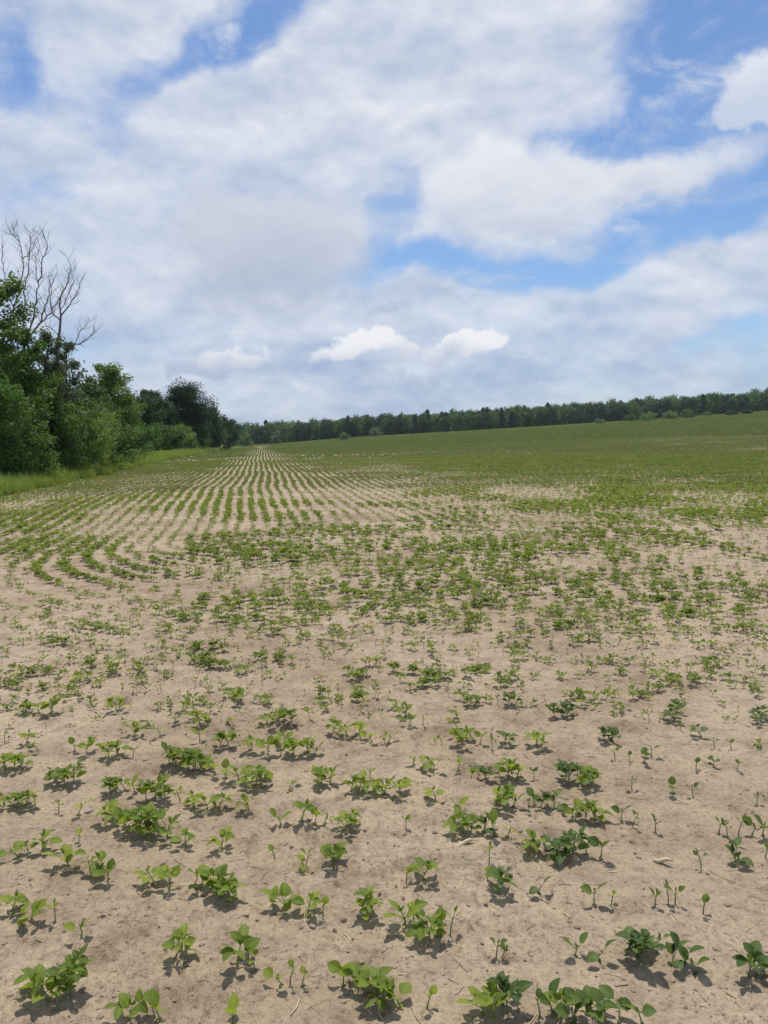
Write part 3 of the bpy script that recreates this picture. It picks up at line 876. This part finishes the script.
# bushes along the verge
for k, (px, d, h, sp, mt, lf, lab) in enumerate((
        (8, 29.0, 1.9, 1.3, 'mid', .10, 'low spreading bush in deep shade at the left edge by the grass'),
        (30, 30.5, 1.0, 1.0, 'bright', .10, 'knee-high pale bush in front of the shade under the trees'),
        (-2, 28.5, 3.6, 1.2, 'bright', .12, 'yellow-green bush reaching up the left edge under the tall tree'),
        (45, 35.0, 3.4, 1.8, 'mid', .13, 'rounded bush under the fork of the bare trees'),
        (62, 36.5, 2.9, 1.6, 'mid', .12, 'bush with pale-backed leaves left of the overhanging one'),
        (84, 38.0, 2.5, 1.7, 'bright', .12, 'bright bush overhanging the grass, nearest the field'),
        (104, 42.5, 2.9, 1.9, 'mid', .13, 'large bush with drooping outer leaves jutting toward the crop rows'),
        (70, 44.0, 3.6, 1.8, 'mid', .14, 'tall bush between the bare trunk and the slender tree'),
        (136, 70.0, 2.3, 1.9, 'mid', .16, 'low rounded bush right after the jutting big one'),
        (148, 80.0, 2.3, 2.1, 'bright', .17, 'low pale bush in front of the narrow dark tree'),
        (160, 88.0, 2.4, 2.2, 'mid', .18, 'low bush below the small dark tree left of the domed one'),
        (171, 98.0, 2.4, 2.2, 'bright', .19, 'low light green bush before the domed dark tree'),
        (183, 108.0, 2.3, 2.2, 'mid', .2, 'low bush at the foot of the domed dark tree, near side'),
        (197, 121.0, 2.1, 2.2, 'mid', .2, 'last low bush by the verge below the sloping dark tree'),
        (214, 148.0, 2.3, 2.5, 'mid', .24, 'small bush at the far end of the grass verge'))):
    tree('hedgerow_bush', 'bush', lab, px, d, h, sp, mt, int(3600 + 2600 * h / 2), lf, 60 + k, 14, .42 * sp / 1.4, .06, BG, up=.55, trunk_r=.05)

# bare dead trees: limbs at their own depth
def dead_tree(label, dist, trunk, limbs, seed):
    q = random.Random(seed)
    def P(px, py, dep):
        d = ray(px, py); t = (dist + dep) / d[1]
        return np.array([d[0] * t, dist + dep, CAM_H + d[2] * t])
    x0, y0 = at_dist(trunk[0][0], dist)
    z0 = float(base_h(np.array(x0), np.array(y0))) - .05
    e = bpy.data.objects.new('dead_tree', None); COL.objects.link(e); e.location = (x0, y0, z0)
    tag(e, label, 'tree', 'bare dead trees')
    O = np.array([x0, y0, z0])
    def smooth(p, n=3):
        p = np.array(p); out = []
        for i in range(len(p) - 1):
            for j in range(n):
                t = j / n
                out.append(p[i] * (1 - t) + p[i + 1] * t)
        out.append(p[-1]); out = np.array(out)
        out[1:-1] = (out[:-2] + out[1:-1] * 2 + out[2:]) / 4
        return out
    def twig(b, p, d, L, r, depth):
        pts = [p]; d = d / np.linalg.norm(d)
        for _ in range(4):
            d = d + np.array([q.uniform(-.25, .25), q.uniform(-.25, .25), q.uniform(-.05, .3)]); d /= np.linalg.norm(d)
            pts.append(pts[-1] + d * L / 4)
        b.tube(np.array(pts), [r, r * .8, r * .62, r * .45, r * .25], 5)
        if depth:
            for j in (1, 2, 3):
                if q.random() < .85:
                    dd = d * .7 + np.array([q.uniform(-.9, .9), q.uniform(-.9, .9), q.uniform(-.1, .8)])
                    twig(b, pts[j], dd, L * q.uniform(.4, .65), r * .55, depth - 1)
    tb = MB()
    tp = [np.array([x0, y0, z0])] + [P(px, py, 0) for px, py in trunk[1:]]
    tt = smooth(tp) - O
    tb.tube(tt, np.linspace(.095, .045, len(tt)), 8)
    link('trunk', tb.mesh('trunk', M_DEAD), e)
    for li, (r0, depthend, pts) in enumerate(limbs):
        b = MB()
        n = len(pts)
        dep0 = 0.0
        pp = smooth([P(px, py, depthend * (i / (n - 1)) ** 1.0) for i, (px, py) in enumerate(pts)]) - O
        jit = np.array([[q.uniform(-.02, .02), q.uniform(-.1, .1), q.uniform(-.02, .02)] for _ in pp]); jit[0] = 0
        pp = pp + jit
        rr = np.linspace(r0 * .75, .010, len(pp))
        b.tube(pp, rr, 6)
        for i in range(2, len(pp)):
            d = pp[i] - pp[i - 1]; d = d / np.linalg.norm(d)
            for _ in range(q.choice((1, 1, 2, 2))):
                dd = d * .8 + np.array([q.choice((-1, 1)) * q.uniform(.4, 1.0), q.uniform(-.8, .8), q.uniform(-.2, .6)])
                twig(b, pp[i], dd, q.uniform(.28, .72), max(.008, rr[i] * .42), 1)
        link('limb', b.mesh('limb', M_DEAD), e)

cz = lambda L: [(x / 6.83, 215 + y / 6.83) for x, y in L]
dead_tree('bare dead tree with pale straight trunk and long low limb reaching right', 36,
          [(56, 470), (56.5, 410)] + cz([(390, 880), (408, 800), (415, 690)]), [
    (.055, .6, cz([(415, 690), (400, 580), (450, 490), (490, 380), (455, 280)])),
    (.045, -.8, cz([(415, 690), (480, 610), (530, 530), (560, 440)])),
    (.045, .9, cz([(410, 720), (350, 670), (345, 560), (345, 480), (390, 390)])),
    (.05, -.7, cz([(388, 890), (480, 870), (540, 888), (600, 840), (650, 800)])),
    (.03, -1.0, cz([(515, 880), (545, 800), (600, 740)])),
    (.03, .5, cz([(400, 830), (350, 770), (300, 760), (250, 800)])),
    (.028, .3, cz([(492, 385), (500, 460), (470, 520), (440, 600), (412, 650)])[::-1]),
    (.03, -.5, [(56.5, 405), (66, 399), (76, 398), (88, 400)]),
], 3)
dead_tree('bare dead tree with many upright forked stems standing above the tall leafy tree', 34.5,
          [(24, 472), (23, 380)] + cz([(150, 970), (170, 880)]), [
    (.06, .8, cz([(170, 880), (280, 730), (350, 670), (400, 580), (440, 500)])),
    (.05, -.6, cz([(280, 730), (300, 650), (335, 560), (345, 480), (330, 400)])),
    (.055, .5, cz([(170, 880), (215, 760), (230, 660), (255, 540), (260, 460), (235, 330), (270, 200)])),
    (.04, -.7, cz([(260, 460), (290, 420), (290, 290), (325, 220), (295, 120)])),
    (.055, -.3, cz([(165, 880), (90, 700), (95, 590), (140, 510), (155, 400), (160, 300), (135, 180), (85, 70)])),
    (.03, .3, cz([(138, 190), (100, 150), (70, 110)])),
    (.045, .9, cz([(170, 880), (160, 700), (165, 560), (175, 460), (195, 380), (200, 280), (215, 170), (200, 110)])),
    (.03, -.6, cz([(95, 640), (60, 520), (25, 400), (15, 310), (20, 200)])),
    (.028, .4, cz([(160, 300), (190, 270), (215, 240), (265, 130)])),
], 8)

# ------------------------------------------------------------------ verge grass
def tuft(seed, n, h, spread, w, head=0.0):
    q = np.random.default_rng(seed)
    V, Q = [], []
    for i in range(n):
        a = q.uniform(0, 6.28); r = spread * math.sqrt(q.random()); hh = h * q.uniform(.5, 1.1)
        b = np.array([math.cos(a) * r, math.sin(a) * r, -.03])
        la = q.uniform(0, 6.28); ln = hh * q.uniform(.1, .5)
        d = np.array([math.cos(la) * ln, math.sin(la) * ln, 0]); s = np.array([-math.sin(la + .6), math.cos(la + .6), 0]) * w * .5
        p0, p1, p2 = b, b + d * .35 + np.array([0, 0, hh * .65]), b + d + np.array([0, 0, hh])
        k = len(V)
        V += [p0 - s, p0 + s, p1 + s * .9, p1 - s * .9, p2 + s * .15, p2 - s * .15]
        Q += [[k, k + 1, k + 2, k + 3], [k + 3, k + 2, k + 4, k + 5]]
    return np.array(V), np.array(Q)
gvars = [mesh_np('grass_tuft', *tuft(300 + k, 38, (.34, .45, .55, .30)[k % 4], .16, .012), M_GRASS, smooth=False) for k in range(6)]
gvars += [mesh_np('grass_tuft', *tuft(330 + k, 40, .6, .5, .035), M_GRASS, smooth=False) for k in range(3)]
gcol = variant_collection('grass_shape', gvars)
gp, gi_, gs = [], [], []
q = np.random.default_rng(77)
for _ in range(32000):
    u = 20 * (300 / 20) ** q.random()
    s = EDGE_S - .1 - (6.0 + 4.0 * min(1, u / 90)) * q.random() ** 1.4
    x, y = s * PERP[0] + u * ROWDIR[0], s * PERP[1] + u * ROWDIR[1]
    e = float((vnoise(np.array(x / 1.3), np.array(y / 1.3), 91) - .5)) * .8
    if s + e > EDGE_S - .05: continue
    if abs(x) > .60 * y + 1: continue
    near_ = u < 75
    gp.append((x, y)); gi_.append(int(q.integers(0, 6)) if near_ else int(q.integers(6, 9)))
    gs.append(q.uniform(.7, 1.35) * (1 if near_ else .9) * (.55 + .45 * min(1, (EDGE_S - s) / 1.0)))
gp = np.array(gp)
o = scatter('verge_grass', np.column_stack([gp, base_h(gp[:, 0], gp[:, 1])]), gi_, q.uniform(0, 6.28, len(gp)), gs, gcol)
tag(o, 'tall pale green grass on the verge between hedgerow and crop', 'grass', None, 'stuff')
# pale grass strip along the foot of the far woods
gp, gs = [], []
for _ in range(7000):
    y = q.uniform(397, 409); x = q.uniform(-.24, .62) * y
    gp.append((x, y)); gs.append(q.uniform(.9, 1.7))
gp = np.array(gp)
o = scatter('field_edge_grass', np.column_stack([gp, base_h(gp[:, 0], gp[:, 1])]), q.integers(6, 9, len(gp)), q.uniform(0, 6.28, len(gp)), gs, gcol)
tag(o, 'pale strip of grass along the foot of the far woods', 'grass', None, 'stuff')

# ------------------------------------------------------------------ far woods
def wood_tree(seed, h, sp, conifer=False, n=900, leaf=.75):
    q = np.random.default_rng(seed)
    if conifer:
        t = q.random(n) ** .8
        r = sp * (1 - t * .93) ** .6 * np.sqrt(q.random(n)) * (.8 + .25 * np.sin(t * 30))
        a = q.uniform(0, 6.28, n)
        c = np.stack([r * np.cos(a), r * np.sin(a), h * (.12 + .9 * t)], -1)
    else:
        k = 26
        th = q.uniform(0, 6.28, k); zz = q.uniform(.08, .86, k)
        rr = sp * np.sin(np.pi * np.clip(zz * .75 + .22, 0, 1)) * q.uniform(.35, .9, k)
        cc = np.stack([rr * np.cos(th), rr * np.sin(th), zz * h], -1)
        pick = q.integers(0, k, n)
        off = q.normal(size=(n, 3)); off /= np.linalg.norm(off, axis=1)[:, None]
        off *= (q.random(n) ** .5)[:, None] * sp * .42 * q.uniform(.7, 1.25, k)[pick][:, None]
        c = cc[pick] + off; c[:, 2] = np.maximum(c[:, 2], .3)
    return cards(c, leaf, q, .7, .15)
wv = []
for k in range(7):
    wv.append(mesh_np('wood_tree', *wood_tree(400 + k, q.uniform(11.5, 14), q.uniform(3.6, 5.0)), M_TREE[('mid', 'dark', 'dark', 'dark', 'mid', 'mid', 'dark')[k]], smooth=False))
for k in range(3):
    wv.append(mesh_np('wood_tree', *wood_tree(450 + k, q.uniform(11.5, 13.5), q.uniform(2.8, 3.6), True, 1100), M_TREE['pine'], smooth=False))
wcol = variant_collection('wood_shape', wv)
wp, wi, ws = [], [], []
for r_ in range(9):
    for x in np.arange(-125, 300, 4.6):
        y = 412 + r_ * 7 + q.uniform(-3, 3); xx = x + q.uniform(-2.3, 2.3)
        if xx < -.24 * y: y -= 60
        pxl = 384 + F * xx / y
        con = .02 + .10 * float(sstep(330, 380, pxl) * (1 - sstep(520, 620, pxl)))
        wp.append((xx, y)); wi.append(int(q.integers(7, 10)) if q.random() < con else int(q.integers(0, 7)))
        ws.append(q.uniform(.82, 1.06) * (1.0 if pxl > 330 else 1.0) * (.9 if r_ == 0 else 1))
wp = np.array(wp)
o = scatter('far_woods', np.column_stack([wp, base_h(wp[:, 0], wp[:, 1]) - .1]), wi, q.uniform(0, 6.28, len(wp)), ws, wcol)
tag(o, 'long dark green wood of mixed trees along the far edge of the field', 'woods', None, 'stuff')

FG = 'trees standing out along the far woods'
def far_tree(px, py_top, dist, sp, mat, conifer, label, seed, cat='tree', name=None):
    x, y = at_dist(px, dist)
    z = float(base_h(np.array(x), np.array(y)))
    d = ray(px, py_top + (4 if conifer else 0)); h = max(2.0, CAM_H + d[2] * y / d[1] - z)
    e = bpy.data.objects.new(name or ('pine_tree' if conifer else 'broadleaf_tree'), None); COL.objects.link(e)
    e.location = (x, y, z - .05); tag(e, label, cat, FG)
    b = MB(); b.tube([(0, 0, -.2), (.05, 0, h * .5), (0, .05, h * .9)], [.2, .13, .03], 6)
    link('trunk' if cat == 'tree' else 'stems', b.mesh('trunk', M_BARK), e)
    V, Q = wood_tree(seed, h, sp, conifer, 1100 if not conifer else 900, .6)
    link('crown' if cat == 'tree' else 'foliage', mesh_np('crown', V, Q, M_TREE[mat], smooth=False), e)
for k, a in enumerate((
        (247, 431, 398, 3.4, 'bright', False, 'pale rounded tree at the left end of the far woods', 'tree'),
        (278, 429, 402, 3.2, 'grey', False, 'greyish pale tree in the woods edge above the crop rows', 'tree'),
        (346, 433, 399, 2.6, 'bright', False, 'small pale bush at the woods edge left of the pines', 'bush'),
        (377, 428, 403, 3.2, 'grey', False, 'greyish round tree below the tall pines of the woods edge', 'tree'),
        (350, 412, 412, 3.6, 'pine', True, 'leftmost tall pine poking above the far woods', 'tree'),
        (368, 412, 415, 3.6, 'pine', True, 'second tall pine from the left above the far woods', 'tree'),
        (402, 411, 416, 3.6, 'pine', True, 'pine with pointed top in the middle of the pine stretch', 'tree'),
        (430, 410, 418, 3.6, 'pine', True, 'pine right of the middle of the pine stretch of the woods', 'tree'),
        (488, 404, 420, 3.6, 'pine', True, 'tallest pine poking out near the middle of the far woods', 'tree'),
        (517, 402, 422, 3.6, 'pine', True, 'rightmost pointed pine above the far woods skyline', 'tree'),
        (600, 420, 401, 3.2, 'grey', False, 'grey-green tree at the woods edge left of the pale trio', 'tree'),
        (630, 415, 402, 3.6, 'mid', False, 'mid-green round tree just left of the pale trio', 'tree'),
        (648, 412, 400, 4.2, 'bright', False, 'left one of the pale trio of round trees at the woods edge', 'tree'),
        (670, 412, 400, 4.0, 'bright', False, 'middle one of the pale trio of round trees at the woods edge', 'tree'),
        (687, 408, 399, 3.8, 'bright', False, 'brightest of the pale trio of round trees, its right end', 'tree'),
        (706, 413, 401, 2.6, 'mid', False, 'small bush right of the brightest round tree', 'bush'),
        (732, 411, 397, 3.4, 'dark', False, 'low dark bush on the pale grass strip before the woods', 'bush'),
        (746, 410, 398, 2.6, 'dark', False, 'small dark bush on the grass strip nearest the right edge', 'bush'))):
    far_tree(a[0], a[1], a[2], a[3], a[4], a[5], a[6], 800 + k, a[7], 'woodland_bush' if a[7] == 'bush' else None)

# ------------------------------------------------------------------ light, sky
SUN_EL, SUN_AZ = 71.0, -3.0
sd = Vector((math.sin(R(SUN_AZ)) * math.cos(R(SUN_EL)), math.cos(R(SUN_AZ)) * math.cos(R(SUN_EL)), math.sin(R(SUN_EL))))
ld = bpy.data.lights.new('sun', 'SUN'); ld.energy = 3.7; ld.angle = R(.55); ld.color = (1, .955, .88)
lo = bpy.data.objects.new('sun', ld); COL.objects.link(lo)
lo.rotation_euler = (-sd).to_track_quat('-Z', 'Y').to_euler(); lo.location = sd * 50

SKY_S = 0.11
def build_world():
    w = bpy.data.worlds.new('World'); scene.world = w; w.use_nodes = True
    nt = w.node_tree; nt.nodes.clear()
    out = N(nt, 'ShaderNodeOutputWorld'); bg = N(nt, 'ShaderNodeBackground'); bg.inputs['Strength'].default_value = SKY_S
    sky = N(nt, 'ShaderNodeTexSky'); sky.sky_type = 'NISHITA'; sky.sun_disc = False
    sky.sun_elevation = R(SUN_EL); sky.sun_rotation = R(SUN_AZ); sky.air_density = 1.0; sky.dust_density = .6; sky.ozone_density = 3.5
    tc = N(nt, 'ShaderNodeTexCoord'); g = tc.outputs['Generated']
    sp = N(nt, 'ShaderNodeSeparateXYZ'); nt.links.new(g, sp.inputs[0])
    az = math_(nt, 'MULTIPLY', math_(nt, 'ARCTAN2', sp.outputs[0], sp.outputs[1]), 57.2958)
    el = math_(nt, 'MULTIPLY', math_(nt, 'ARCSINE', sp.outputs[2]), 57.2958)
    cb = N(nt, 'ShaderNodeCombineXYZ'); nt.links.new(az, cb.inputs[0]); nt.links.new(el, cb.inputs[1])
    # wind-torn edges: the bearing is warped before the banks are laid out
    def warp(vec, scale, amt, det=4):
        n = nt.nodes.new('ShaderNodeTexNoise'); n.inputs['Scale'].default_value = scale; n.inputs['Detail'].default_value = det
        n.inputs['Roughness'].default_value = .55
        nt.links.new(g, n.inputs['Vector'])
        a = N(nt, 'ShaderNodeVectorMath', operation='SUBTRACT'); nt.links.new(n.outputs['Color'], a.inputs[0]); a.inputs[1].default_value = (.5, .5, .5)
        s = N(nt, 'ShaderNodeVectorMath', operation='MULTIPLY'); nt.links.new(a.outputs[0], s.inputs[0]); s.inputs[1].default_value = (amt, amt * .8, 0)
        b = N(nt, 'ShaderNodeVectorMath', operation='ADD'); nt.links.new(vec, b.inputs[0]); nt.links.new(s.outputs[0], b.inputs[1])
        return b.outputs[0]
    soft_v = warp(cb.outputs[0], 4.5, 13)
    puff_v = warp(cb.outputs[0], 16, 5, 5)
    def ae(px, py):
        d = ray(px, py)
        return math.degrees(math.atan2(d[0], d[1])), math.degrees(math.asin(d[2]))
    def blobs(vec, lst, start=0.0):
        acc = None
        for (px, py, rx, ry, ang, wt) in lst:
            a, e = ae(px, py)
            mp = N(nt, 'ShaderNodeMapping', vector_type='TEXTURE')
            k = math.degrees(1 / F)
            mp.inputs['Location'].default_value = (a, e, 0); mp.inputs['Rotation'].default_value = (0, 0, R(ang))
            mp.inputs['Scale'].default_value = (rx * k * 1.1, ry * k, 1)
            nt.links.new(vec, mp.inputs['Vector'])
            gr = N(nt, 'ShaderNodeTexGradient', gradient_type='SPHERICAL'); nt.links.new(mp.outputs[0], gr.inputs[0])
            sm = N(nt, 'ShaderNodeMapRange', interpolation_type='SMOOTHSTEP'); nt.links.new(gr.outputs['Fac'], sm.inputs['Value'])
            acc = math_(nt, 'MULTIPLY_ADD', sm.outputs[0], wt, start if acc is None else acc)
        return acc
    # broad veils (+) and blue openings (-): column, row, half-width, half-height (pixels at the photo's scale), turn, weight
    veil = blobs(soft_v, [
        (330, 130, 520, 190, 22, .62), (90, 120, 260, 150, 25, .40), (560, 60, 190, 90, 20, .35), (130, 270, 360, 150, 5, .50),
        (640, 160, 240, 42, 8, .38), (690, 290, 330, 90, 10, .50), (430, 330, 460, 70, 3, .45), (300, 400, 700, 60, 1, .35),
        (60, 20, 130, 60, 25, .30), (250, 215, 180, 110, 10, .30),
        (20, 55, 75, 60, 0, -.60), (180, 62, 105, 34, 22, -.75), (245, 15, 90, 40, 10, -.62), (95, 130, 80, 50, 20, -.55), (35, 178, 95, 36, 5, -.62), (80, 345, 190, 48, 8, -.42),
        (690, 80, 110, 120, 40, -.60), (600, 118, 140, 40, 15, -.34), (720, 15, 140, 60, 0, -.48), (395, 195, 110, 55, 30, -.50), (480, 262, 140, 36, 6, -.50),
        (600, 245, 170, 34, 14, -.34), (350, 280, 100, 55, 20, -.58), (760, 190, 120, 50, 10, -.40), (620, 15, 70, 40, 0, -.30), (250, 325, 160, 30, 4, -.25), (700, 345, 200, 26, 5, -.28)], .18)
    fb = noise(nt, g, 6.5, 8, .62, .3)
    # streaks lie flat: squash the vertical
    mp = N(nt, 'ShaderNodeMapping'); mp.inputs['Scale'].default_value = (1, 1, 3.6); nt.links.new(g, mp.inputs['Vector'])
    st = noise(nt, mp.outputs[0], 6.5, 6, .6, .2)
    dens = math_(nt, 'ADD', veil, math_(nt, 'MULTIPLY_ADD', fb, 1.15, -.575))
    dens = math_(nt, 'ADD', dens, math_(nt, 'MULTIPLY_ADD', st, .9, -.45))
    mr = N(nt, 'ShaderNodeMapRange', interpolation_type='SMOOTHSTEP'); nt.links.new(dens, mr.inputs['Value'])
    mr.inputs['From Min'].default_value = -.14; mr.inputs['From Max'].default_value = .54
    mpw = N(nt, 'ShaderNodeMapping'); mpw.inputs['Scale'].default_value = (1, 1, 2.6); mpw.inputs['Rotation'].default_value = (0, R(-14), 0)
    nt.links.new(g, mpw.inputs['Vector'])
    wn = N(nt, 'ShaderNodeMapRange', interpolation_type='SMOOTHSTEP'); nt.links.new(noise(nt, mpw.outputs[0], 8.5, 9, .68, .5), wn.inputs['Value'])
    wn.inputs['From Min'].default_value = .47; wn.inputs['From Max'].default_value = .78
    veil_m = math_(nt, 'MULTIPLY', math_(nt, 'MAXIMUM', mr.outputs[0], math_(nt, 'MULTIPLY', wn.outputs[0], .8)), math_(nt, 'MULTIPLY_ADD', fb, .62, .55, True))
    # heaped clouds with crisper tops
    def heap(lst, lo, hi, amp=.5, fs=22):
        b = blobs(puff_v, lst)
        f = noise(nt, g, fs, 9, .66)
        v = math_(nt, 'MULTIPLY_ADD', math_(nt, 'SUBTRACT', f, .5), amp, b)
        m = N(nt, 'ShaderNodeMapRange', interpolation_type='SMOOTHSTEP'); nt.links.new(v, m.inputs['Value'])
        m.inputs['From Min'].default_value = lo; m.inputs['From Max'].default_value = hi
        return m.outputs[0]
    h1 = heap([(520, 190, 125, 62, 0, 1.0), (470, 185, 80, 55, 0, .6), (600, 195, 120, 42, 6, .7), (700, 165, 110, 34, 12, .55)], .16, .78, .75)
    h2 = heap([(755, 82, 60, 34, 22, .9), (765, 112, 50, 20, 0, .6), (228, 33, 40, 24, 15, .42)], .22, .66, .8)
    h3 = heap([(338, 354, 34, 16, 0, .7), (356, 342, 30, 22, 0, .8), (380, 338, 30, 22, 0, .8), (400, 354, 34, 16, 0, .7), (446, 356, 30, 16, 8, .7), (470, 346, 28, 20, 15, .8), (490, 340, 26, 20, 15, .7), (512, 358, 34, 10, 0, .5), (200, 368, 40, 20, 0, .8), (222, 358, 26, 16, 0, .6), (252, 358, 36, 16, 10, .65), (420, 378, 200, 20, 2, .42), (225, 376, 100, 16, 2, .35)], .26, .60, .95, 40)
    h4 = heap([(300, 240, 120, 70, 0, .9), (215, 235, 90, 70, 0, .6), (250, 300, 130, 40, 0, .5)], .15, .70, .6)
    # colours: thin veil, sunlit heap, greyer underside; all divided by the sky's strength
    def col(srgb):
        lin = [((c / 255 + .055) / 1.055) ** 2.4 for c in srgb]
        return tuple(v / SKY_S / EXPO for v in lin)
    c = mixc(nt, 1.0, sky.outputs['Color'], (.86, .985, 1.13), 'MULTIPLY')
    low = N(nt, 'ShaderNodeMapRange', interpolation_type='SMOOTHSTEP'); nt.links.new(el, low.inputs['Value'])
    low.inputs['From Min'].default_value = 0; low.inputs['From Max'].default_value = 15
    veil_c = mixc(nt, low.outputs[0], col((152, 174, 210)), col((190, 202, 221)))
    def relief_of(scale, det, step, gain):
        ad = N(nt, 'ShaderNodeVectorMath', operation='ADD'); nt.links.new(g, ad.inputs[0]); ad.inputs[1].default_value = (0, 0, step)
        m2 = N(nt, 'ShaderNodeMapping'); m2.inputs['Scale'].default_value = (1, 1, 1.8)
        m3 = N(nt, 'ShaderNodeMapping'); m3.inputs['Scale'].default_value = (1, 1, 1.8)
        nt.links.new(g, m2.inputs['Vector']); nt.links.new(ad.outputs[0], m3.inputs['Vector'])
        df = math_(nt, 'SUBTRACT', noise(nt, m2.outputs[0], scale, det, .56, .2), noise(nt, m3.outputs[0], scale, det, .56, .2))
        return math_(nt, 'MULTIPLY_ADD', df, gain, .5, True)
    r1 = relief_of(7.0, 7, .035, 3.6)
    r2 = relief_of(20.0, 7, .012, 3.4)
    rl = math_(nt, 'ADD', math_(nt, 'MULTIPLY', r1, .68), math_(nt, 'MULTIPLY', r2, .32))
    veil_c = mixc(nt, rl, veil_c, mixc(nt, low.outputs[0], col((212, 220, 234)), col((236, 238, 243))))
    c = mixc(nt, veil_m, c, veil_c)
    def shade(cx, lo_py, hi_py, dark, light):
        e0 = ae(cx, lo_py)[1]; e1 = ae(cx, hi_py)[1]
        sy = N(nt, 'ShaderNodeSeparateXYZ'); nt.links.new(puff_v, sy.inputs[0])
        m = N(nt, 'ShaderNodeMapRange', interpolation_type='SMOOTHSTEP'); nt.links.new(sy.outputs[1], m.inputs['Value'])
        m.inputs['From Min'].default_value = e0; m.inputs['From Max'].default_value = e1
        return mixc(nt, m.outputs[0], col(dark), col(light))
    c = mixc(nt, math_(nt, 'MULTIPLY', h4, .75), c, shade(260, 285, 195, (176, 188, 208), (212, 216, 226)))
    c = mixc(nt, math_(nt, 'MULTIPLY', h1, .80), c, mixc(nt, math_(nt, 'MULTIPLY', rl, .6), shade(520, 240, 160, (184, 196, 217), (234, 236, 241)), col((238, 240, 244))))
    c = mixc(nt, math_(nt, 'MULTIPLY', h2, .82), c, shade(745, 110, 60, (210, 218, 232), (236, 239, 244)))
    c = mixc(nt, math_(nt, 'MULTIPLY', h3, .86), c, shade(400, 374, 342, (176, 190, 214), (246, 246, 248)))
    nt.links.new(c, bg.inputs['Color']); nt.links.new(bg.outputs[0], out.inputs['Surface'])
    w.cycles.sampling_method = 'MANUAL'; w.cycles.sample_map_resolution = 512
EXPO = 2 ** 0.0
build_world()

# ------------------------------------------------------------------ summer air
def build_haze():
    x0, x1, y0, y1, z0, z1 = -2700, 2700, -2700, 2700, -8, 60
    V = [(x, y, z) for z in (z0, z1) for y in (y0, y1) for x in (x0, x1)]
    Q = np.array([[0, 2, 3, 1], [4, 5, 7, 6], [0, 1, 5, 4], [2, 6, 7, 3], [0, 4, 6, 2], [1, 3, 7, 5]])
    m, nt = new_mat('haze_air')
    out = N(nt, 'ShaderNodeOutputMaterial'); pv = N(nt, 'ShaderNodeVolumePrincipled')
    pv.inputs['Color'].default_value = (.80, .88, 1, 1); pv.inputs['Density'].default_value = HAZE
    pv.inputs['Anisotropy'].default_value = .2
    nt.links.new(pv.outputs[0], out.inputs['Volume'])
    tag(link('haze', mesh_np('haze', V, Q, m, smooth=False)), 'thin bluish summer haze over the field', 'haze', None, 'stuff')
HAZE = .00012
build_haze()

# ------------------------------------------------------------------ camera, render
cd = bpy.data.cameras.new('camera'); cam = bpy.data.objects.new('camera', cd); COL.objects.link(cam)
cd.sensor_fit = 'VERTICAL'; cd.sensor_height = 24; cd.lens = 24 * F / H
cd.clip_start = .05; cd.clip_end = 20000
cam.matrix_world = Matrix.Translation((0, 0, CAM_H)) @ CAM_M
scene.camera = cam
vs = scene.view_settings
scene.display_settings.display_device = 'sRGB'
vs.view_transform = 'Standard'; vs.look = 'None'; vs.exposure = math.log2(EXPO); vs.gamma = 1; vs.use_curve_mapping = False
cy = scene.cycles
cy.max_bounces = 6; cy.diffuse_bounces = 3; cy.glossy_bounces = 1; cy.transmission_bounces = 3; cy.transparent_max_bounces = 4
cy.use_denoising = True
cy.sample_clamp_indirect = 6
